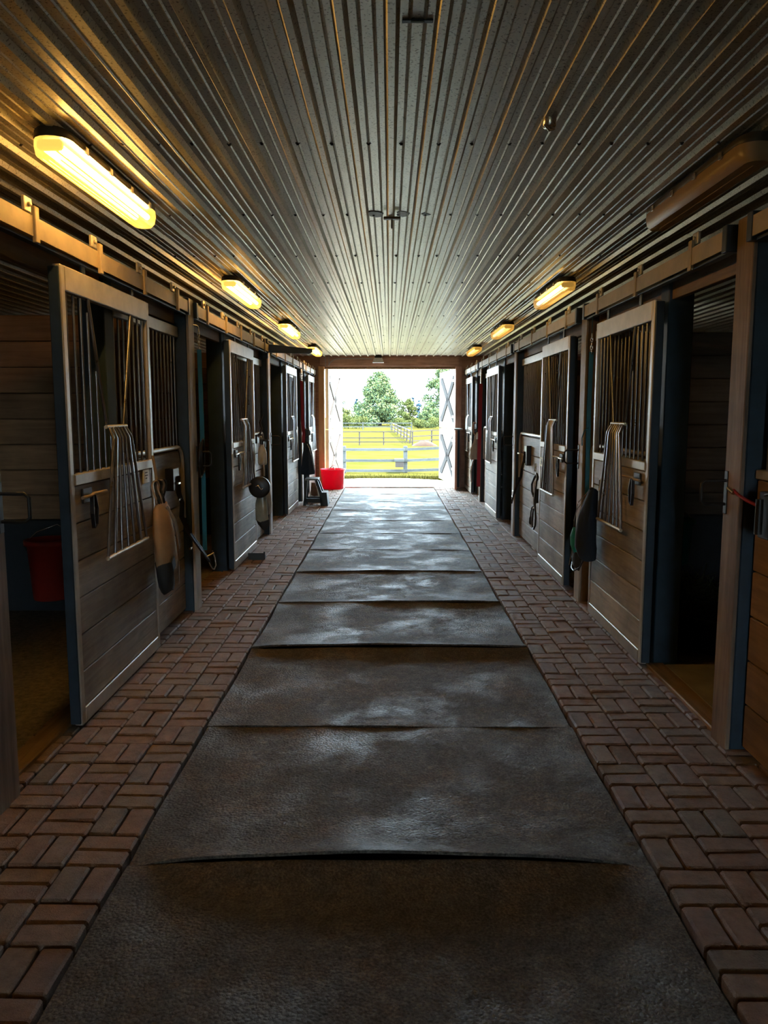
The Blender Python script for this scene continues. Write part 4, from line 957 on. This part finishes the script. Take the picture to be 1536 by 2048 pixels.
def fence(label, pts, h, rails, mat, pr=0.06, rr=(0.02, 0.065), lean=0.0):
    """pts: (x, y, ground) of the posts"""
    t = thing('rail_fence', label, 'fence', pts[0])
    for x, y, g in pts: MB().box(x-pr, x+pr, y-pr, y+pr, g-0.05, g+h, 0.01, Matrix.Rotation(lean, 3, 'Y'), (x, y, g)).build('fence_post', mat, t)
    for (xa, ya, ga_), (xb, yb, gb_) in zip(pts[:-1], pts[1:]):
        d = Vector((xb-xa, yb-ya, 0)).normalized(); n = Vector((-d.y, d.x, 0))*rr[0]
        for f in rails:
            za, zb = ga_+h*f, gb_+h*f; r = rr[1]; o = -n*(pr/rr[0]+1.0)
            A, B = Vector((xa, ya, za))+o, Vector((xb, yb, zb))+o; up = Vector((0, 0, r))
            vs = [A-n-up, A+n-up, A+n+up, A-n+up, B-n-up, B+n-up, B+n+up, B-n+up]
            MB().add(vs, [(0,1,2,3), (4,5,6,7), (0,1,5,4), (1,2,6,5), (2,3,7,6), (3,0,4,7)]).build('rail', mat, t)
    return t
fence('nearest grey wooden rail fence beyond the apron', [(-6.9, 33, -0.95), (-4.4, 33, -0.95), (-1.89, 33, -0.95), (0.66, 33, -0.95), (3.2, 32.2, -0.80), (5.8, 31.4, -0.75)], 1.08, (0.06, 0.45, 0.87), 'fence', 0.085, (0.02, 0.055))
fence('thin brown rail fence across the middle of the field', [(-6.2, 60, -1.05), (-4.2, 60, -1.05), (-2.26, 60, -1.05), (-0.44, 60, -1.05), (1.72, 60, -1.05)], 1.12, (0.28, 0.55, 0.96), 'fence_brown', 0.045, (0.02, 0.035), 0.0)
fence('brown rail fence on the right behind the dirt heap', [(1.75, 61, -1.05), (3.27, 62, -1.0), (5.2, 62.5, -1.0)], 1.15, (0.3, 0.6, 0.95), 'fence_brown', 0.05, (0.02, 0.04))
fence('fence running away into the distance in the field', [(1.60, 63, -1.05), (1.45, 68, -1.05), (1.3, 73, -1.05), (1.1, 79, -1.05), (0.85, 86, -1.05), (0.6, 94, -1.05), (0.3, 104, -1.05)], 1.12, (0.3, 0.6, 0.95), 'fence_brown', 0.05, (0.02, 0.04), 0.06)
fence('pale fence at the far edge of the field', [(-7, 108, -0.95), (-3.6, 108, -0.95), (0.2, 108, -0.95), (3.0, 108, -0.95)], 1.0, (0.4, 0.9), 'fence', 0.06, (0.02, 0.06))
t = thing('fence_box', 'small grey box with a pale lid hung on the nearest fence', 'box', (0.42, 32.8, -0.72))
MB().box(0.24, 0.58, 32.62, 32.86, -0.72, -0.50, 0.01).build('body', 'fence_brown', t)
MB().box(0.20, 0.60, 32.60, 32.88, -0.50, -0.38, 0.01).build('lid', 'fence', t)
mb = MB(); vs = []; n = 22
for i, (r_, z_) in enumerate(((0.9, 0.0), (0.72, 0.16), (0.5, 0.30), (0.25, 0.42), (0.02, 0.46))):
    for k in range(n):
        a = 2*PI*k/n; q = 1+random.uniform(-.12, .12); vs.append((2.55+r_*q*math.cos(a)*1.1, 58.5+r_*q*math.sin(a)*0.8, -1.03+z_+random.uniform(-.02, .02)))
mb.add(vs, [(i*n+k, i*n+(k+1) % n, (i+1)*n+(k+1) % n, (i+1)*n+k) for i in range(4) for k in range(n)], True); mb.add(vs[-n:], [tuple(range(n))])
tag(mb.build('dirt_heap', 'dirt'), 'orange-brown heap of dirt behind the nearest fence on the right', 'dirt heap')

def foliage(blobs, count, size, flat=0.8):
    m = MB(); tot = sum(b[3]**2 for b in blobs)
    for bx, by, bz, br in blobs:
        for k in range(int(count*br*br/tot)):
            while True:
                p = Vector((random.gauss(0, 1), random.gauss(0, 1), random.gauss(0, 1)))
                if p.length > 0.01: break
            p.normalize(); r_ = br*(0.55+0.5*random.random())
            c_ = Vector((bx, by, bz)) + Vector((p.x*r_, p.y*r_, p.z*r_*flat))
            nn = (p + Vector((random.gauss(0, .6), random.gauss(0, .6), random.gauss(0, .6)))).normalized()
            u = nn.orthogonal().normalized(); u = (Matrix.Rotation(random.uniform(0, 2*PI), 3, nn) @ u); w = nn.cross(u)
            s_ = size*random.uniform(0.6, 1.3)
            m.add([c_-u*s_, c_-w*s_*0.55, c_+u*s_, c_+w*s_*0.55], [(0, 1, 2, 3)])
    return m
def tree(name, label, x, y, g, h, rad, mat, count, size, blobs_n=26, group='trees beyond the field', peak=0.6):
    t = thing(name, label, 'tree', (x, y, g), group)
    MB().tube([(x, y, g-0.2), (x+0.1, y, g+h*0.3), (x-0.05, y, g+h*0.7)], [rad*0.10, rad*0.075, rad*0.03], 10).build('trunk', 'bark', t)
    bl = []
    for k in range(blobs_n):
        f = random.random()**0.85; zz = g+h*(0.06+0.88*f); rr = rad*max(0.12, (1-f)**peak)
        a = random.uniform(0, 2*PI); q = math.sqrt(random.random())*0.9
        bl.append((x+rr*q*math.cos(a), y+rr*q*math.sin(a), zz, rad*random.uniform(0.20, 0.34)*(0.55+0.45*(1-f))))
    foliage(bl, count, size).build('foliage', mat, t, fix=False)
tree('oak_tree', 'large round-topped tree in the middle of the view', -1.9, 140, -1.0, 9.6, 5.6, 'leaf_a', 30000, 0.17, 130)
tree('oak_tree', 'tall tree partly hidden by the right barn door', 9.4, 138, -1.0, 10.2, 5.0, 'leaf_a', 22000, 0.17, 100, peak=0.4)
tree('young_tree', 'small bright tree right of the large tree', 3.0, 126, -1.0, 4.6, 2.3, 'leaf_b', 6000, 0.13, 40)
tree('bushy_tree', 'bushy dark green tree below the right tall tree', 5.7, 122, -1.0, 3.3, 2.0, 'leaf_a', 5000, 0.13, 40)
tree('young_tree', 'small tree at the left edge of the opening', -8.0, 128, -1.0, 5.0, 2.6, 'leaf_b', 6000, 0.14, 40)
tree('conifer', 'hazy blue conifer left of the large tree', -9.5, 230, -1.0, 6.6, 2.0, 'leaf_far', 2500, 0.2, 22, peak=1.0)
tree('conifer', 'hazy blue conifer in the gap right of the large tree', 6.6, 230, -1.0, 6.8, 2.0, 'leaf_far', 2500, 0.2, 22, peak=1.0)
tree('conifer', 'hazy blue conifer beside the right tall tree', 8.6, 236, -1.0, 6.2, 2.2, 'leaf_far', 2500, 0.2, 22, peak=1.0)
def shrub(label, x, y, g, h, rad, mat, count, size):
    t = thing('shrub', label, 'shrub', (x, y, g), 'shrubs along the field edge')
    for k in range(4): MB().tube([(x, y, g), (x+random.uniform(-.3, .3)*rad, y, g+h*0.6)], [0.03, 0.012], 6).build('stem', 'bark', t)
    bl = [(x+random.uniform(-1, 1)*rad, y+random.uniform(-.5, .5)*rad, g+h*random.uniform(0.25, 0.75), h*random.uniform(0.28, 0.42)) for k in range(12)]
    foliage(bl, count, size).build('foliage', mat, t, fix=False)
shrub('yellow-green shrub at the left of the opening', -6.6, 118, -0.95, 2.6, 1.2, 'leaf_b', 2600, 0.11)
shrub('pale flowering shrub left of the large tree', -4.4, 116, -0.95, 1.9, 1.0, 'leaf_b', 2200, 0.10)
shrub('first yellow-green hedge shrub right of the field fence', 2.2, 114, -0.95, 1.5, 0.9, 'leaf_b', 2000, 0.09)
shrub('second yellow-green hedge shrub, middle of the hedge', 4.6, 117, -0.95, 1.4, 1.0, 'leaf_b', 2000, 0.09)
shrub('third hedge shrub, next to the right barn door', 7.2, 114, -0.95, 1.7, 1.3, 'leaf_b', 2000, 0.09)
